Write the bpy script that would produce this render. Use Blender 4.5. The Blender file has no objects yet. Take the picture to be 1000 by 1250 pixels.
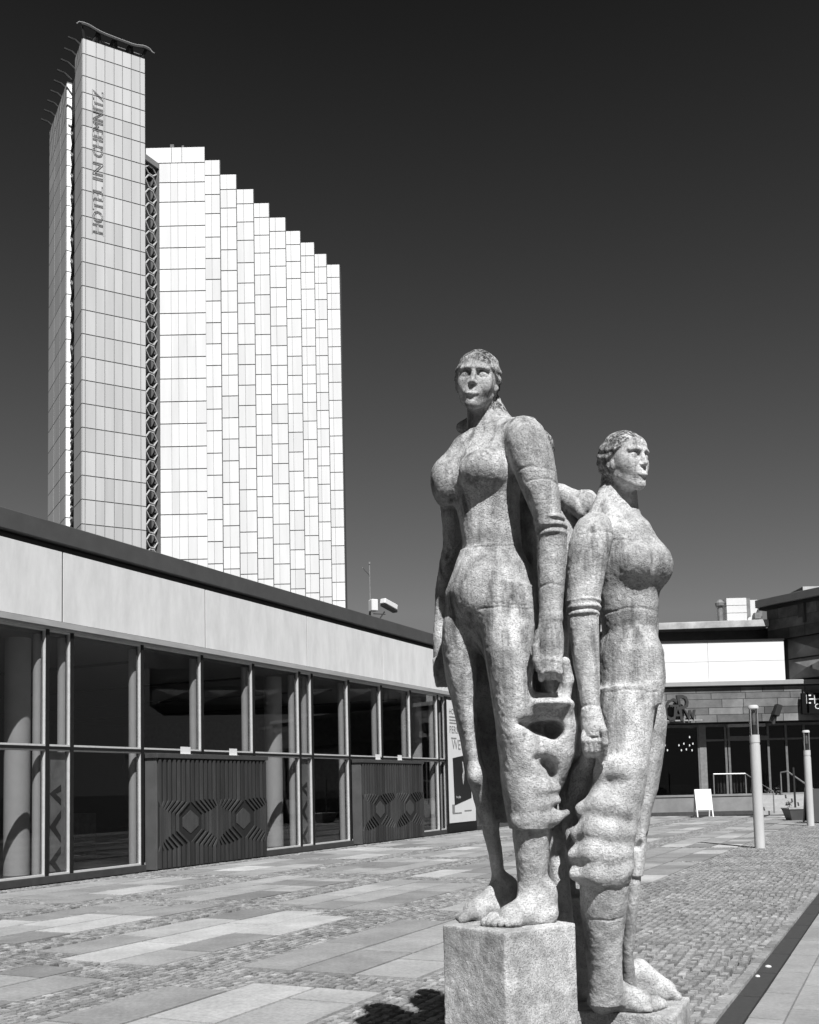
import bpy, bmesh, math, random
import numpy as np
from mathutils import Vector, Matrix
from math import radians, sin, cos, pi
sc = bpy.context.scene
COL = sc.collection
random.seed(7); rng = np.random.default_rng(7)

# ---------------------------------------------------------------- camera, sky, sun, exposure
F_PX, PITCH, ROLL, CX, CY, EYE = 1250., radians(4.4), radians(-1.3), 500., 864., 1.6
_F = Vector((0, cos(PITCH), sin(PITCH))); _U0 = Vector((0, -sin(PITCH), cos(PITCH))); _R0 = Vector((1, 0, 0))
_R = cos(ROLL)*_R0 + sin(ROLL)*_U0; _U = -sin(ROLL)*_R0 + cos(ROLL)*_U0
cam = bpy.data.cameras.new('camera'); cam_o = bpy.data.objects.new('camera', cam); COL.objects.link(cam_o)
M3 = Matrix((_R, _U, -_F)).transposed()
cam_o.matrix_world = Matrix.Translation((0, 0, EYE)) @ M3.to_4x4()
cam.sensor_fit = 'VERTICAL'; cam.sensor_height = 24.0; cam.lens = 24.0*F_PX/1250.
cam.shift_y = (CY-625.)/1250.; cam.clip_end = 3000; cam.clip_start = 0.05
sc.camera = cam_o

SUN_AZ, SUN_EL = radians(13.0), radians(51.0)      # the sun stands behind the photographer, a little to the right
w = bpy.data.worlds.new('World'); sc.world = w; w.use_nodes = True
nt = w.node_tree; nt.nodes.clear()
sky = nt.nodes.new('ShaderNodeTexSky'); sky.sky_type = 'NISHITA'; sky.sun_disc = False
sky.sun_elevation = SUN_EL; sky.sun_rotation = pi - SUN_AZ; sky.air_density = 1.0; sky.dust_density = 0.6; sky.ozone_density = 2.0
sep = nt.nodes.new('ShaderNodeSeparateColor'); comb = nt.nodes.new('ShaderNodeCombineColor')   # black-and-white film behind a red filter
pw = nt.nodes.new('ShaderNodeMath'); pw.operation = 'MULTIPLY'; pw.inputs[1].default_value = 1.03        # contrast of the film
sub = nt.nodes.new('ShaderNodeMath'); sub.operation = 'SUBTRACT'; sub.inputs[1].default_value = 0.69
mx = nt.nodes.new('ShaderNodeMath'); mx.operation = 'MAXIMUM'; mx.inputs[1].default_value = 0.06
mn = nt.nodes.new('ShaderNodeMath'); mn.operation = 'MINIMUM'; mn.inputs[1].default_value = 2.4
bg = nt.nodes.new('ShaderNodeBackground'); bg.inputs[1].default_value = 0.05
wo = nt.nodes.new('ShaderNodeOutputWorld')
nt.links.new(sky.outputs[0], sep.inputs[0]); nt.links.new(sep.outputs[0], sub.inputs[0]); nt.links.new(sub.outputs[0], mx.inputs[0]); nt.links.new(mx.outputs[0], mn.inputs[0]); nt.links.new(mn.outputs[0], pw.inputs[0])
for i in range(3): nt.links.new(pw.outputs[0], comb.inputs[i])
nt.links.new(comb.outputs[0], bg.inputs[0]); nt.links.new(bg.outputs[0], wo.inputs[0])
sl = bpy.data.lights.new('sun', 'SUN'); sl.energy = 5.0; sl.angle = radians(0.5); sl.color = (1, 1, 1)
so = bpy.data.objects.new('sun', sl); COL.objects.link(so)
S_DIR = Vector((sin(SUN_AZ)*cos(SUN_EL), -cos(SUN_AZ)*cos(SUN_EL), sin(SUN_EL)))
so.rotation_euler = S_DIR.to_track_quat('Z', 'Y').to_euler(); so.location = (5, -20, 30)
sc.view_settings.view_transform = 'Standard'; sc.view_settings.look = 'None'
sc.view_settings.exposure = 0.72; sc.view_settings.gamma = 1.0

# ---------------------------------------------------------------- measuring helpers
def ray(x, y): return _F + _R*((x-CX)/F_PX) - _U*((y-CY)/F_PX)
def at(x, y, Y):                       # the point seen in direction (x, y) at distance Y
    d = ray(x, y); return Vector((0, 0, EYE)) + d*(Y/d.y)
def on_z(x, y, z):
    d = ray(x, y); return Vector((0, 0, EYE)) + d*((z-EYE)/d.z)
WA = radians(26.0)
WD = Vector((sin(WA), cos(WA), 0)); WN = Vector((cos(WA), -sin(WA), 0))
def W(s, t, z): v = WD*s + WN*t; return Vector((v.x, v.y, z))     # along / out of the glass building's front
def dvec(deg): a = radians(deg); return Vector((sin(a), cos(a), 0))

# ---------------------------------------------------------------- materials
MATS = {}
ALB = 0.675      # common scale from picture tone to reflectance
def mat(name, c, rough=0.7, var=0.25, scale=6.0, bump=0.0, bscale=40.0, metal=0.0, stain=0.0, sscale=1.2, tint=False, spec=0.5, stretch=(1, 1, 1)):
    if name in MATS: return MATS[name]
    c = c*ALB
    m = bpy.data.materials.new(name); m.use_nodes = True; N = m.node_tree; b = N.nodes['Principled BSDF']
    L = N.links; tc = N.nodes.new('ShaderNodeTexCoord'); mp = N.nodes.new('ShaderNodeMapping')
    mp.inputs['Scale'].default_value = stretch
    L.new(tc.outputs['Object'], mp.inputs[0]); vec = mp.outputs[0]
    n = N.nodes.new('ShaderNodeTexNoise'); n.inputs['Scale'].default_value = scale; n.inputs['Detail'].default_value = 6; n.inputs['Roughness'].default_value = 0.65
    L.new(vec, n.inputs['Vector'])
    r = N.nodes.new('ShaderNodeMapRange'); r.inputs[1].default_value = 0.3; r.inputs[2].default_value = 0.7
    r.inputs[3].default_value = c*(1-var); r.inputs[4].default_value = c*(1+var)
    L.new(n.outputs['Fac'], r.inputs[0]); val = r.outputs[0]
    def mul(a, bsock):
        q = N.nodes.new('ShaderNodeMath'); q.operation = 'MULTIPLY'; L.new(a, q.inputs[0]); L.new(bsock, q.inputs[1]); return q.outputs[0]
    if stain > 0:
        n2 = N.nodes.new('ShaderNodeTexNoise'); n2.inputs['Scale'].default_value = sscale; n2.inputs['Detail'].default_value = 8; n2.inputs['Roughness'].default_value = 0.7
        L.new(vec, n2.inputs['Vector'])
        r2 = N.nodes.new('ShaderNodeMapRange'); r2.inputs[1].default_value = 0.38; r2.inputs[2].default_value = 0.62
        r2.inputs[3].default_value = 1-stain; r2.inputs[4].default_value = 1.0; L.new(n2.outputs['Fac'], r2.inputs[0]); val = mul(val, r2.outputs[0])
    if tint:
        at_ = N.nodes.new('ShaderNodeAttribute'); at_.attribute_name = 'tint'; val = mul(val, at_.outputs['Fac'])
    cc = N.nodes.new('ShaderNodeCombineColor')
    for i in range(3): L.new(val, cc.inputs[i])
    L.new(cc.outputs[0], b.inputs['Base Color'])
    b.inputs['Roughness'].default_value = rough; b.inputs['Metallic'].default_value = metal
    b.inputs['Specular IOR Level'].default_value = spec
    if bump > 0:
        n3 = N.nodes.new('ShaderNodeTexNoise'); n3.inputs['Scale'].default_value = bscale; n3.inputs['Detail'].default_value = 5
        L.new(vec, n3.inputs['Vector'])
        bp = N.nodes.new('ShaderNodeBump'); bp.inputs['Strength'].default_value = 1.0; bp.inputs['Distance'].default_value = bump
        L.new(n3.outputs['Fac'], bp.inputs['Height']); L.new(bp.outputs[0], b.inputs['Normal'])
    MATS[name] = m; return m

def glass_mat(name, trans=0.55, rough=0.0, refl=1.0):
    if name in MATS: return MATS[name]
    m = bpy.data.materials.new(name); m.use_nodes = True; N = m.node_tree; N.nodes.clear(); L = N.links
    t = N.nodes.new('ShaderNodeBsdfTransparent'); t.inputs[0].default_value = (trans, trans, trans, 1)
    g = N.nodes.new('ShaderNodeBsdfGlossy'); g.inputs['Roughness'].default_value = rough; g.inputs[0].default_value = (refl, refl, refl, 1)
    f = N.nodes.new('ShaderNodeFresnel'); f.inputs[0].default_value = 1.45
    gm = N.nodes.new('ShaderNodeNewGeometry'); mi = N.nodes.new('ShaderNodeMapRange'); mi.inputs[3].default_value = 1.45; mi.inputs[4].default_value = 1/1.45; L.new(gm.outputs['Backfacing'], mi.inputs[0]); L.new(mi.outputs[0], f.inputs[0])
    x = N.nodes.new('ShaderNodeMixShader'); o = N.nodes.new('ShaderNodeOutputMaterial')
    L.new(f.outputs[0], x.inputs[0]); L.new(t.outputs[0], x.inputs[1]); L.new(g.outputs[0], x.inputs[2]); L.new(x.outputs[0], o.inputs[0])
    MATS[name] = m; return m

def stone_mat(name, c):
    m = bpy.data.materials.new(name); m.use_nodes = True; N = m.node_tree; b = N.nodes['Principled BSDF']; L = N.links
    tc = N.nodes.new('ShaderNodeTexCoord'); vec = tc.outputs['Object']
    def noise(s, d=6, r=0.6):
        n = N.nodes.new('ShaderNodeTexNoise'); n.inputs['Scale'].default_value = s; n.inputs['Detail'].default_value = d; n.inputs['Roughness'].default_value = r
        L.new(vec, n.inputs['Vector']); return n.outputs['Fac']
    def mr(s, a, b_, lo, hi):
        q = N.nodes.new('ShaderNodeMapRange'); L.new(s, q.inputs[0])
        for i, v in zip((1, 2, 3, 4), (a, b_, lo, hi)): q.inputs[i].default_value = v
        return q.outputs[0]
    def math_(op, a, b_):
        q = N.nodes.new('ShaderNodeMath'); q.operation = op
        for i, v in enumerate((a, b_)):
            if isinstance(v, float): q.inputs[i].default_value = v
            else: L.new(v, q.inputs[i])
        return q.outputs[0]
    big = mr(noise(2.8, 8, 0.66), 0.38, 0.60, 0.52, 1.06)
    mid = mr(noise(15, 7, 0.72), 0.36, 0.64, 0.72, 1.12)
    grit = noise(150, 3, 0.6)
    pits = mr(grit, 0.33, 0.46, 0.70, 1.0); pith = mr(grit, 0.36, 0.47, 0.0, 1.0)
    # rain streaks: run downwards, each with its own shape, stronger high up where the soot has stayed
    mp = N.nodes.new('ShaderNodeMapping'); mp.inputs['Scale'].default_value = (1, 1, .07); L.new(vec, mp.inputs[0])
    ns = N.nodes.new('ShaderNodeTexNoise'); ns.inputs['Scale'].default_value = 21; ns.inputs['Detail'].default_value = 5; ns.inputs['Roughness'].default_value = .6; L.new(mp.outputs[0], ns.inputs['Vector'])
    streak = mr(ns.outputs['Fac'], 0.47, 0.64, 1.0, 0.26)
    lich = noise(55, 5, 0.75); lb = mr(lich, 0.42, 0.55, 1.0, 0.05)
    vsp = N.nodes.new('ShaderNodeSeparateXYZ'); L.new(vec, vsp.inputs[0])
    so_ = N.nodes.new('ShaderNodeAttribute'); so_.attribute_name = 'soot'
    patch = mr(noise(6.0, 4, 0.6), 0.38, 0.58, 0.55, 1.0)
    amt = math_('MULTIPLY', math_('ADD', math_('MULTIPLY', so_.outputs['Fac'], 0.9), 0.02), patch)
    lf = math_('ADD', math_('MULTIPLY', amt, math_('SUBTRACT', lb, 1.0)), 1.0)
    samt = math_('MULTIPLY', mr(vsp.outputs[2], 1.4, 2.4, 0.15, 0.9), mr(noise(2.6, 4, 0.6), 0.40, 0.57, 0.15, 1.0))
    sf = math_('ADD', math_('MULTIPLY', samt, math_('SUBTRACT', streak, 1.0)), 1.0)
    v = math_('MULTIPLY', math_('MULTIPLY', big, mid), math_('MULTIPLY', pits, math_('MULTIPLY', lf, sf))); v = math_('MULTIPLY', v, c)
    cc = N.nodes.new('ShaderNodeCombineColor')
    for i in range(3): L.new(v, cc.inputs[i])
    L.new(cc.outputs[0], b.inputs['Base Color']); b.inputs['Roughness'].default_value = 0.92; b.inputs['Specular IOR Level'].default_value = 0.15
    h = math_('ADD', math_('MULTIPLY', noise(70, 5, 0.7), 1.0), math_('MULTIPLY', pith, 0.30))
    bp = N.nodes.new('ShaderNodeBump'); bp.inputs['Distance'].default_value = 0.0075; bp.inputs['Strength'].default_value = 1.0
    L.new(h, bp.inputs['Height']); L.new(bp.outputs[0], b.inputs['Normal'])
    return m

# ---------------------------------------------------------------- mesh helpers
class MB:
    def __init__(s): s.v = []; s.f = []; s.t = []
    def add(s, vs, fs, tint=1.0):
        o = len(s.v); s.v += [Vector(p) for p in vs]; s.f += [tuple(i+o for i in f) for f in fs]; s.t += [tint]*len(fs); return s
    def hexa(s, c, tint=1.0):          # eight corners: bottom ring then top ring
        return s.add(c, [(3, 2, 1, 0), (4, 5, 6, 7), (0, 1, 5, 4), (1, 2, 6, 5), (2, 3, 7, 6), (3, 0, 4, 7)], tint)
    def box(s, fr, a0, a1, b0, b1, z0, z1, tint=1.0):   # fr maps (a, b, z) to the world
        return s.hexa([fr(a0, b0, z0), fr(a1, b0, z0), fr(a1, b1, z0), fr(a0, b1, z0), fr(a0, b0, z1), fr(a1, b0, z1), fr(a1, b1, z1), fr(a0, b1, z1)], tint)
    def prism(s, pts, z0, z1, tint=1.0):
        n = len(pts); vs = [(p[0], p[1], z0) for p in pts]+[(p[0], p[1], z1) for p in pts]
        return s.add(vs, [tuple(range(n-1, -1, -1)), tuple(range(n, 2*n))]+[(i, (i+1) % n, n+(i+1) % n, n+i) for i in range(n)], tint)
    def poly(s, pts, d, tint=1.0):     # planar polygon thickened by vector d
        n = len(pts); vs = [Vector(p) for p in pts]+[Vector(p)+Vector(d) for p in pts]
        return s.add(vs, [tuple(range(n-1, -1, -1)), tuple(range(n, 2*n))]+[(i, (i+1) % n, n+(i+1) % n, n+i) for i in range(n)], tint)
    def tube(s, pts, rs, n=10, cap=True, tint=1.0):
        pts = [Vector(p) for p in pts]; rs = rs if isinstance(rs, (list, tuple)) else [rs]*len(pts); o = []
        for i, p in enumerate(pts):
            d = (pts[min(i+1, len(pts)-1)]-pts[max(i-1, 0)]).normalized()
            u = d.orthogonal().normalized() if abs(d.z) < .9 else Vector((1, 0, 0)); u = (u-d*u.dot(d)).normalized(); v = d.cross(u)
            o += [p+(u*cos(2*pi*k/n)+v*sin(2*pi*k/n))*rs[i] for k in range(n)]
        fs = [(i*n+k, i*n+(k+1) % n, (i+1)*n+(k+1) % n, (i+1)*n+k) for i in range(len(pts)-1) for k in range(n)]
        if cap: fs += [tuple(range(n-1, -1, -1)), tuple((len(pts)-1)*n+k for k in range(n))]
        return s.add(o, fs, tint)
    def obj(s, name, m, parent=None, smooth=False, bevel=0.0):
        me = bpy.data.meshes.new(name); base = parent_base(parent)
        me.from_pydata([tuple(p-base) for p in s.v], [], s.f); me.materials.append(m)
        a = me.attributes.new('tint', 'FLOAT', 'FACE'); a.data.foreach_set('value', s.t)
        bm = bmesh.new(); bm.from_mesh(me); bmesh.ops.recalc_face_normals(bm, faces=bm.faces)
        if bevel > 0: bmesh.ops.bevel(bm, geom=[e for e in bm.edges if e.is_manifold and e.calc_face_angle(0) > .5], offset=bevel, segments=1, affect='EDGES')
        bm.to_mesh(me); bm.free()
        if smooth:
            for p in me.polygons: p.use_smooth = len(p.vertices) == 4
            me.set_sharp_from_angle(angle=radians(40))
        return link(name, me, parent)
def parent_base(p):
    b = Vector((0, 0, 0))
    while p is not None: b += p.location; p = p.parent
    return b
def link(name, me, parent=None):
    o = bpy.data.objects.new(name, me); COL.objects.link(o)
    if parent is not None: o.parent = parent
    return o
def thing(name, label, cat, loc, group=None):
    o = bpy.data.objects.new(name, None); COL.objects.link(o); o.location = loc; o.empty_display_size = .2
    return tag(o, label, cat, group)
def tag(o, label, cat, group=None):
    o['label'] = label; o['category'] = cat
    if group: o['group'] = group
    return o
def ground_tag(o): o['kind'] = 'structure'; return o
def frame(o, ax, ay): o = Vector(o); ax = Vector(ax); ay = Vector(ay); return lambda a, b, z: o+ax*a+ay*b+Vector((0, 0, z))
XY = frame((0, 0, 0), (1, 0, 0), (0, 1, 0))
def text_obj(name, body, size, origin, xd, yd, depth, m, parent, width=None, outline=0):
    cu = bpy.data.curves.new(name, 'FONT'); cu.body = body; cu.size = size; cu.extrude = depth/2; cu.resolution_u = 2
    if outline: cu.fill_mode = 'NONE'; cu.bevel_depth = outline; cu.bevel_resolution = 0
    t = bpy.data.objects.new(name, cu); COL.objects.link(t)
    bpy.context.view_layer.update()
    me = bpy.data.meshes.new_from_object(t.evaluated_get(bpy.context.evaluated_depsgraph_get()))
    bpy.data.objects.remove(t)
    xd = Vector(xd).normalized(); yd = Vector(yd).normalized(); zd = xd.cross(yd)
    n = len(me.vertices); co = np.empty(n*3); me.vertices.foreach_get('co', co); co = co.reshape(-1, 3)
    k = 1.0 if width is None else width/max(1e-6, co[:, 0].max()-co[:, 0].min())
    co[:, 0] *= k; base = np.array(Vector(origin)-parent_base(parent))
    co = base+co[:, :1]*np.array(xd)+co[:, 1:2]*np.array(yd)+co[:, 2:]*np.array(zd)
    me.vertices.foreach_set('co', co.ravel()); me.materials.clear(); me.materials.append(m); me.name = name
    return link(name, me, parent)

# ================================================================ ground
def np_mesh(name, v, f4, m, tint=None, smooth=False, parent=None):
    me = bpy.data.meshes.new(name); v = np.asarray(v, np.float32); f4 = np.asarray(f4, np.int32); nf = len(f4)
    me.vertices.add(len(v)); me.vertices.foreach_set('co', v.ravel())
    me.loops.add(nf*4); me.loops.foreach_set('vertex_index', f4.ravel())
    me.polygons.add(nf); me.polygons.foreach_set('loop_start', np.arange(0, nf*4, 4, dtype=np.int32))
    me.polygons.foreach_set('use_smooth', np.full(nf, smooth, bool))
    me.update(calc_edges=True); me.materials.append(m)
    if tint is not None:
        a = me.attributes.new('tint', 'FLOAT', 'FACE'); a.data.foreach_set('value', np.asarray(tint, np.float32))
    return link(name, me, parent)
def blocks(S0, S1, T0, T1, ztop, zbot, inset, jit, tilt):
    """many small stones: arrays of rectangles in wall coordinates -> verts, quads"""
    n = len(S0); c = np.empty((n, 8, 3))
    for q, (a, b) in enumerate(((S0, T0), (S1, T0), (S1, T1), (S0, T1))):
        js, jt = rng.normal(0, jit, n), rng.normal(0, jit, n)
        c[:, q, 0] = a+js; c[:, q, 1] = b+jt; c[:, q, 2] = zbot
        cs, ct = (S0+S1)/2, (T0+T1)/2
        c[:, q+4, 0] = a+js+np.sign(cs-a)*inset; c[:, q+4, 1] = b+jt+np.sign(ct-b)*inset; c[:, q+4, 2] = ztop+rng.normal(0, tilt, n)
    s, t, z = c[..., 0].copy(), c[..., 1].copy(), c[..., 2].copy()
    c[..., 0] = WD.x*s+WN.x*t; c[..., 1] = WD.y*s+WN.y*t; c[..., 2] = z
    f = np.array([(4, 7, 6, 5), (0, 4, 5, 1), (1, 5, 6, 2), (2, 6, 7, 3), (3, 7, 4, 0)])
    return c.reshape(-1, 3), (f[None]+(np.arange(n)*8)[:, None, None]).reshape(-1, 4)

def build_ground():
    m = mat('joint_sand', .03, .95, .35, 9, .01, 60)
    g = MB(); g.add([(-700, -300, -.045), (700, -300, -.045), (700, 1100, -.045), (-700, 1100, -.045)], [(0, 1, 2, 3)])
    ground_tag(g.obj('ground', m))
    # slab fields
    rects = []
    field = np.zeros((0, 4)); fl = []
    for bi, t1 in enumerate((-3.80, -6.35, -8.82, -11.25)):
        s0 = (7.82, 7.88, 8.2, 7.4)[bi]-4.35*2
        width = 1.83 if bi < 3 else 2.3
        while s0 < 44:
            ln = 3.75 if s0 < 14 else 4.05
            if bi == 0 and s0+ln > 14 and s0 < 15.2: ln = max(0, 15.0-s0-.3)
            fl.append((s0, s0+ln, t1-width, t1)); s0 += 4.35
    far = (15.7, 44.5)                                     # beyond, the slabs run on in one field
    fl.append((15.7, 44.0, -5.62, -3.66))
    for (a, b, c, d) in fl:
        rows = 3; wdt = (d-c)/rows
        for r in range(rows):
            t_lo, t_hi = c+r*wdt, c+(r+1)*wdt
            s = a+rng.choice([0, .0, .0, -.3]); e = b+rng.choice([0, 0, .0, -.35])
            while s < e-.25:
                L = min(rng.choice([.85, 1.2, 1.2, 1.55]), e-s)
                if e-s-L < .3: L = e-s
                rects.append((s, s+L, t_lo, t_hi)); s += L
    R = np.array(rects)
    ok = (R[:, 3] < -3.5) & (R[:, 2] > -14.0)
    # overlap of the long far field with band one
    ov = (R[:, 2] > -6.0) & (R[:, 3] <= -3.6) & (R[:, 0] > 15.6)
    band1 = np.array([True]*len(R)); 
    R = R[ok]
    keys = set(); keep = []
    occ = {}
    for i, r in enumerate(R):
        cell = [(int(x*10), int(y*10)) for x in np.arange(r[0]+.05, r[1]-.02, .1) for y in np.arange(r[2]+.05, r[3]-.02, .1)]
        if any(c in occ for c in cell): continue
        for c in cell: occ[c] = 1
        keep.append(i)
    R = R[keep]
    g_ = .011
    v, f = blocks(R[:, 0]+g_, R[:, 1]-g_, R[:, 2]+g_, R[:, 3]-g_, 0.0, -.06, .004, .0015, .0012)
    tn = np.repeat(np.clip(rng.choice([.68, .84, 1.0, 1.15, 1.42], len(R), p=[.16, .24, .28, .2, .12])*rng.normal(1, .07, len(R)), .5, 1.6), 5)
    ground_tag(np_mesh('paving', v, f, mat('granite_slab', .37, .75, .22, 26, .003, 90, stain=.25, sscale=1.6, tint=True, spec=.4), tn))
    # setts between them
    SS, TT = [], []
    ps, pt = .094, .083
    i = 0; t = -14.0; out = []
    while t < -1.36:
        s = 3.5+rng.uniform(0, ps)
        while s < 45:
            L = ps*rng.uniform(.78, 1.25); out.append((s, s+L, t, t+pt)); s += L
        t += pt; i += 1
    Q = np.array(out)
    cs, ct = (Q[:, 0]+Q[:, 1])/2, (Q[:, 2]+Q[:, 3])/2
    def inside(ds, dt): return np.array([(int(x*10), int(y*10)) in occ for x, y in zip(cs+ds, ct+dt)])
    bad = inside(0, 0) | inside(.045, 0) | inside(-.045, 0) | inside(0, .04) | inside(0, -.04)
    px = WD.x*cs+WN.x*ct; py = WD.y*cs+WN.y*ct
    Q = Q[~bad & (py > 5.0) & (py < 46) & (np.abs(px/np.maximum(py, .1)) < .62)]
    wob = .022*np.sin(Q[:, 0]*2.3)+.02*np.sin(Q[:, 0]*.9+1.0)
    lim = np.where(Q[:, 2] > -3.4, 1.0, 0.3)
    g_ = .0085
    v, f = blocks(Q[:, 0]+g_, Q[:, 1]-g_, Q[:, 2]+g_+wob*lim, Q[:, 3]-g_+wob*lim, -.002, -.05, .0055, .0055, .0026)
    tn = np.repeat(np.clip(rng.normal(1, .22, len(Q)), .5, 1.6), 5)
    ground_tag(np_mesh('cobbles', v, f, mat('granite_sett', .34, .8, .3, 30, .003, 70, stain=.3, sscale=.9, tint=True, spec=.35), tn))
    # border course, dark drain strip and the path the photographer stands on
    B = []
    s = 3.0
    while s < 45:
        L = rng.uniform(.16, .24); B.append((s+.006, s+L-.006, -1.352, -1.258)); s += L
    B = np.array(B); v, f = blocks(B[:, 0], B[:, 1], B[:, 2], B[:, 3], 0.0, -.05, .008, .003, .002)
    ground_tag(np_mesh('border_course', v, f, mat('granite_sett', .3), np.repeat(np.clip(rng.normal(1, .12, len(B)), .7, 1.3), 5)))
    B = np.array([(s_, s_+.985, -1.25, -1.085) for s_ in np.arange(2.0, 45, 1.0)])
    v, f = blocks(B[:, 0], B[:, 1], B[:, 2], B[:, 3], .002, -.05, .004, .0, .0004)
    ground_tag(np_mesh('drain_strip', v, f, mat('dark_strip', .055, .6, .25, 20, .001, 90, tint=True), np.ones(len(B)*5)))
    B = []
    for k, (a, b) in enumerate(((-1.078, -.845), (-.84, -.40), (-.395, .05), (.055, .5), (.505, .95))):
        s = 1.0+k*.37
        while s < 45: B.append((s+.003, s+.897, a, b)); s += .9
    B = np.array(B); v, f = blocks(B[:, 0], B[:, 1], B[:, 2], B[:, 3], 0.0, -.05, .004, .001, .0006)
    ground_tag(np_mesh('path', v, f, mat('granite_path', .36, .75, .16, 30, .002, 90, stain=.2, sscale=2.5, tint=True, spec=.35), np.repeat(np.clip(rng.normal(1, .07, len(B)), .8, 1.2), 5)))
build_ground()
for (x, y, r, lb) in ((938, 1181, .028, 'larger pale pebble lying on the dark drain strip'), (925, 1193, .02, 'smaller pale pebble lying on the dark drain strip')):
    p = on_z(x, y, 0.0); g = MB(); rr = []
    pts = [p+Vector((0, 0, .002)), p+Vector((0, 0, .006)), p+Vector((0, 0, .016)), p+Vector((0, 0, .02))]
    g.tube(pts, [r*.8, r, r*.8, r*.3], 12)
    o = g.obj('pebble', mat('white_pebble', .75, .6, .1, 30), None, True); tag(o, lb, 'pebble', 'pale pebbles on the drain strip')

# ================================================================ the three stone women (implicit surfaces turned into one skin each)
f32 = np.float32
class Fig:
    def __init__(s, lo, hi, h):
        s.h = h; s.lo = np.array(lo, f32); n = np.ceil((np.array(hi)-np.array(lo))/h).astype(int)+1
        s.ax = [(s.lo[i]+h*np.arange(n[i])).astype(f32) for i in range(3)]; s.D = np.full(n, .5, f32)
    def sl(s, lo, hi):
        r = []
        for i in range(3):
            a = int(max(0, math.floor((lo[i]-s.lo[i])/s.h))); b = int(min(len(s.ax[i]), math.ceil((hi[i]-s.lo[i])/s.h)+1))
            if b <= a: return None
            r.append(slice(a, b))
        return tuple(r)
    def co(s, q): return s.ax[0][q[0]][:, None, None], s.ax[1][q[1]][None, :, None], s.ax[2][q[2]][None, None, :]
    def mix(s, q, d, k, op):
        a = s.D[q]
        if op == '-': d = -d
        if k > 0:
            h = np.maximum(k-np.abs(a-d), 0)/k; e = h*h*(k*.25)
            s.D[q] = np.minimum(a, d)-e if op == '+' else np.maximum(a, d)+e
        else: s.D[q] = np.minimum(a, d) if op == '+' else np.maximum(a, d)
    def cone(s, p0, p1, r0, r1, k=.01, op='+'):
        p0 = np.array(p0, f32); p1 = np.array(p1, f32); m = max(r0, r1)+k+.03
        q = s.sl(np.minimum(p0, p1)-m, np.maximum(p0, p1)+m)
        if q is None: return
        X, Y, Z = s.co(q); d = p1-p0; dd = float(d@d)+1e-9
        t = np.clip(((X-p0[0])*d[0]+(Y-p0[1])*d[1]+(Z-p0[2])*d[2])/dd, 0, 1)
        s.mix(q, np.sqrt((X-p0[0]-t*d[0])**2+(Y-p0[1]-t*d[1])**2+(Z-p0[2]-t*d[2])**2)-(r0+(r1-r0)*t), k, op)
    def chain(s, pts, rs, k=.01, op='+'):
        for i in range(len(pts)-1): s.cone(pts[i], pts[i+1], rs[i], rs[i+1], k, op)
    def ell(s, c, r, A=None, k=.01, op='+'):
        c = np.array(c, f32); r = np.array(r, f32); m = float(r.max())+k+.03
        q = s.sl(c-m, c+m)
        if q is None: return
        X, Y, Z = s.co(q); X = X-c[0]; Y = Y-c[1]; Z = Z-c[2]
        if A is None: U, V, T = X, Y, Z
        else: U, V, T = [A[i][0]*X+A[i][1]*Y+A[i][2]*Z for i in range(3)]
        k0 = np.sqrt((U/r[0])**2+(V/r[1])**2+(T/r[2])**2); k1 = np.sqrt((U/r[0]**2)**2+(V/r[1]**2)**2+(T/r[2]**2)**2)+1e-6
        s.mix(q, k0*(k0-1)/k1, k, op)
    def loft(s, keys, k=.015, op='+', smooth=5, yaw=0.0):
        """keys: (py, xl, xr, Y, b): silhouette edges at that height, distance and half depth"""
        rows = []
        for (py, xl, xr, Y, b) in keys:
            l = at(xl, py, Y); r = at(xr, py, Y); c = (l+r)/2; hw = (r.x-l.x)/2
            a = math.sqrt(max((hw**2-(b*sin(yaw))**2)/cos(yaw)**2, .0004)); rows.append((c.z, c.x, c.y, a, b))
        rows = np.array(sorted(rows)); z0, z1 = rows[0, 0], rows[-1, 0]; m = .06+k
        R = rows[:, 3:].max()
        q = s.sl((rows[:, 1].min()-R-m, rows[:, 2].min()-R-m, z0-m), (rows[:, 1].max()+R+m, rows[:, 2].max()+R+m, z1+m))
        X, Y, Z = s.co(q); z = Z.ravel(); P = []
        for j in range(1, 5):
            e = np.interp(np.concatenate([z[0]-s.h*np.arange(smooth, 0, -1), z, z[-1]+s.h*np.arange(1, smooth+1)]), rows[:, 0], rows[:, j])
            kr = np.hanning(2*smooth+3)[1:-1]; kr /= kr.sum()
            P.append(np.convolve(e, kr, 'valid').astype(f32)[None, None, :])
        cx, cy, a, b = P; U = X-cx; V = Y-cy
        if yaw: U, V = U*cos(yaw)+V*sin(yaw), -U*sin(yaw)+V*cos(yaw)
        k0 = np.sqrt((U/a)**2+(V/b)**2); k1 = np.sqrt((U/a**2)**2+(V/b**2)**2)+1e-6
        d = k0*(k0-1)/k1; e = np.maximum(z0-Z, Z-z1)
        s.mix(q, np.maximum(d, e+0*d), k, op)
    def groove(s, x0, x1, py, Y, amp=.0045, wid=.0045, half=.3, ph=0.0):
        a = at(x0, py, Y); b = at(x1, py, Y)
        q = s.sl((a.x-.02, Y-half, a.z-.04), (b.x+.02, Y+half, a.z+.04)); X, YY, Z = s.co(q); u = (X-a.x)/(b.x-a.x)
        e = np.clip(np.minimum(u, 1-u)*8, 0, 1)
        s.D[q] += (amp*e*np.exp(-((Z-a.z-.006*np.sin(X*23+ph)-.002*np.sin(X*83+2*ph))/wid)**2)+0*YY).astype(f32)
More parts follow.
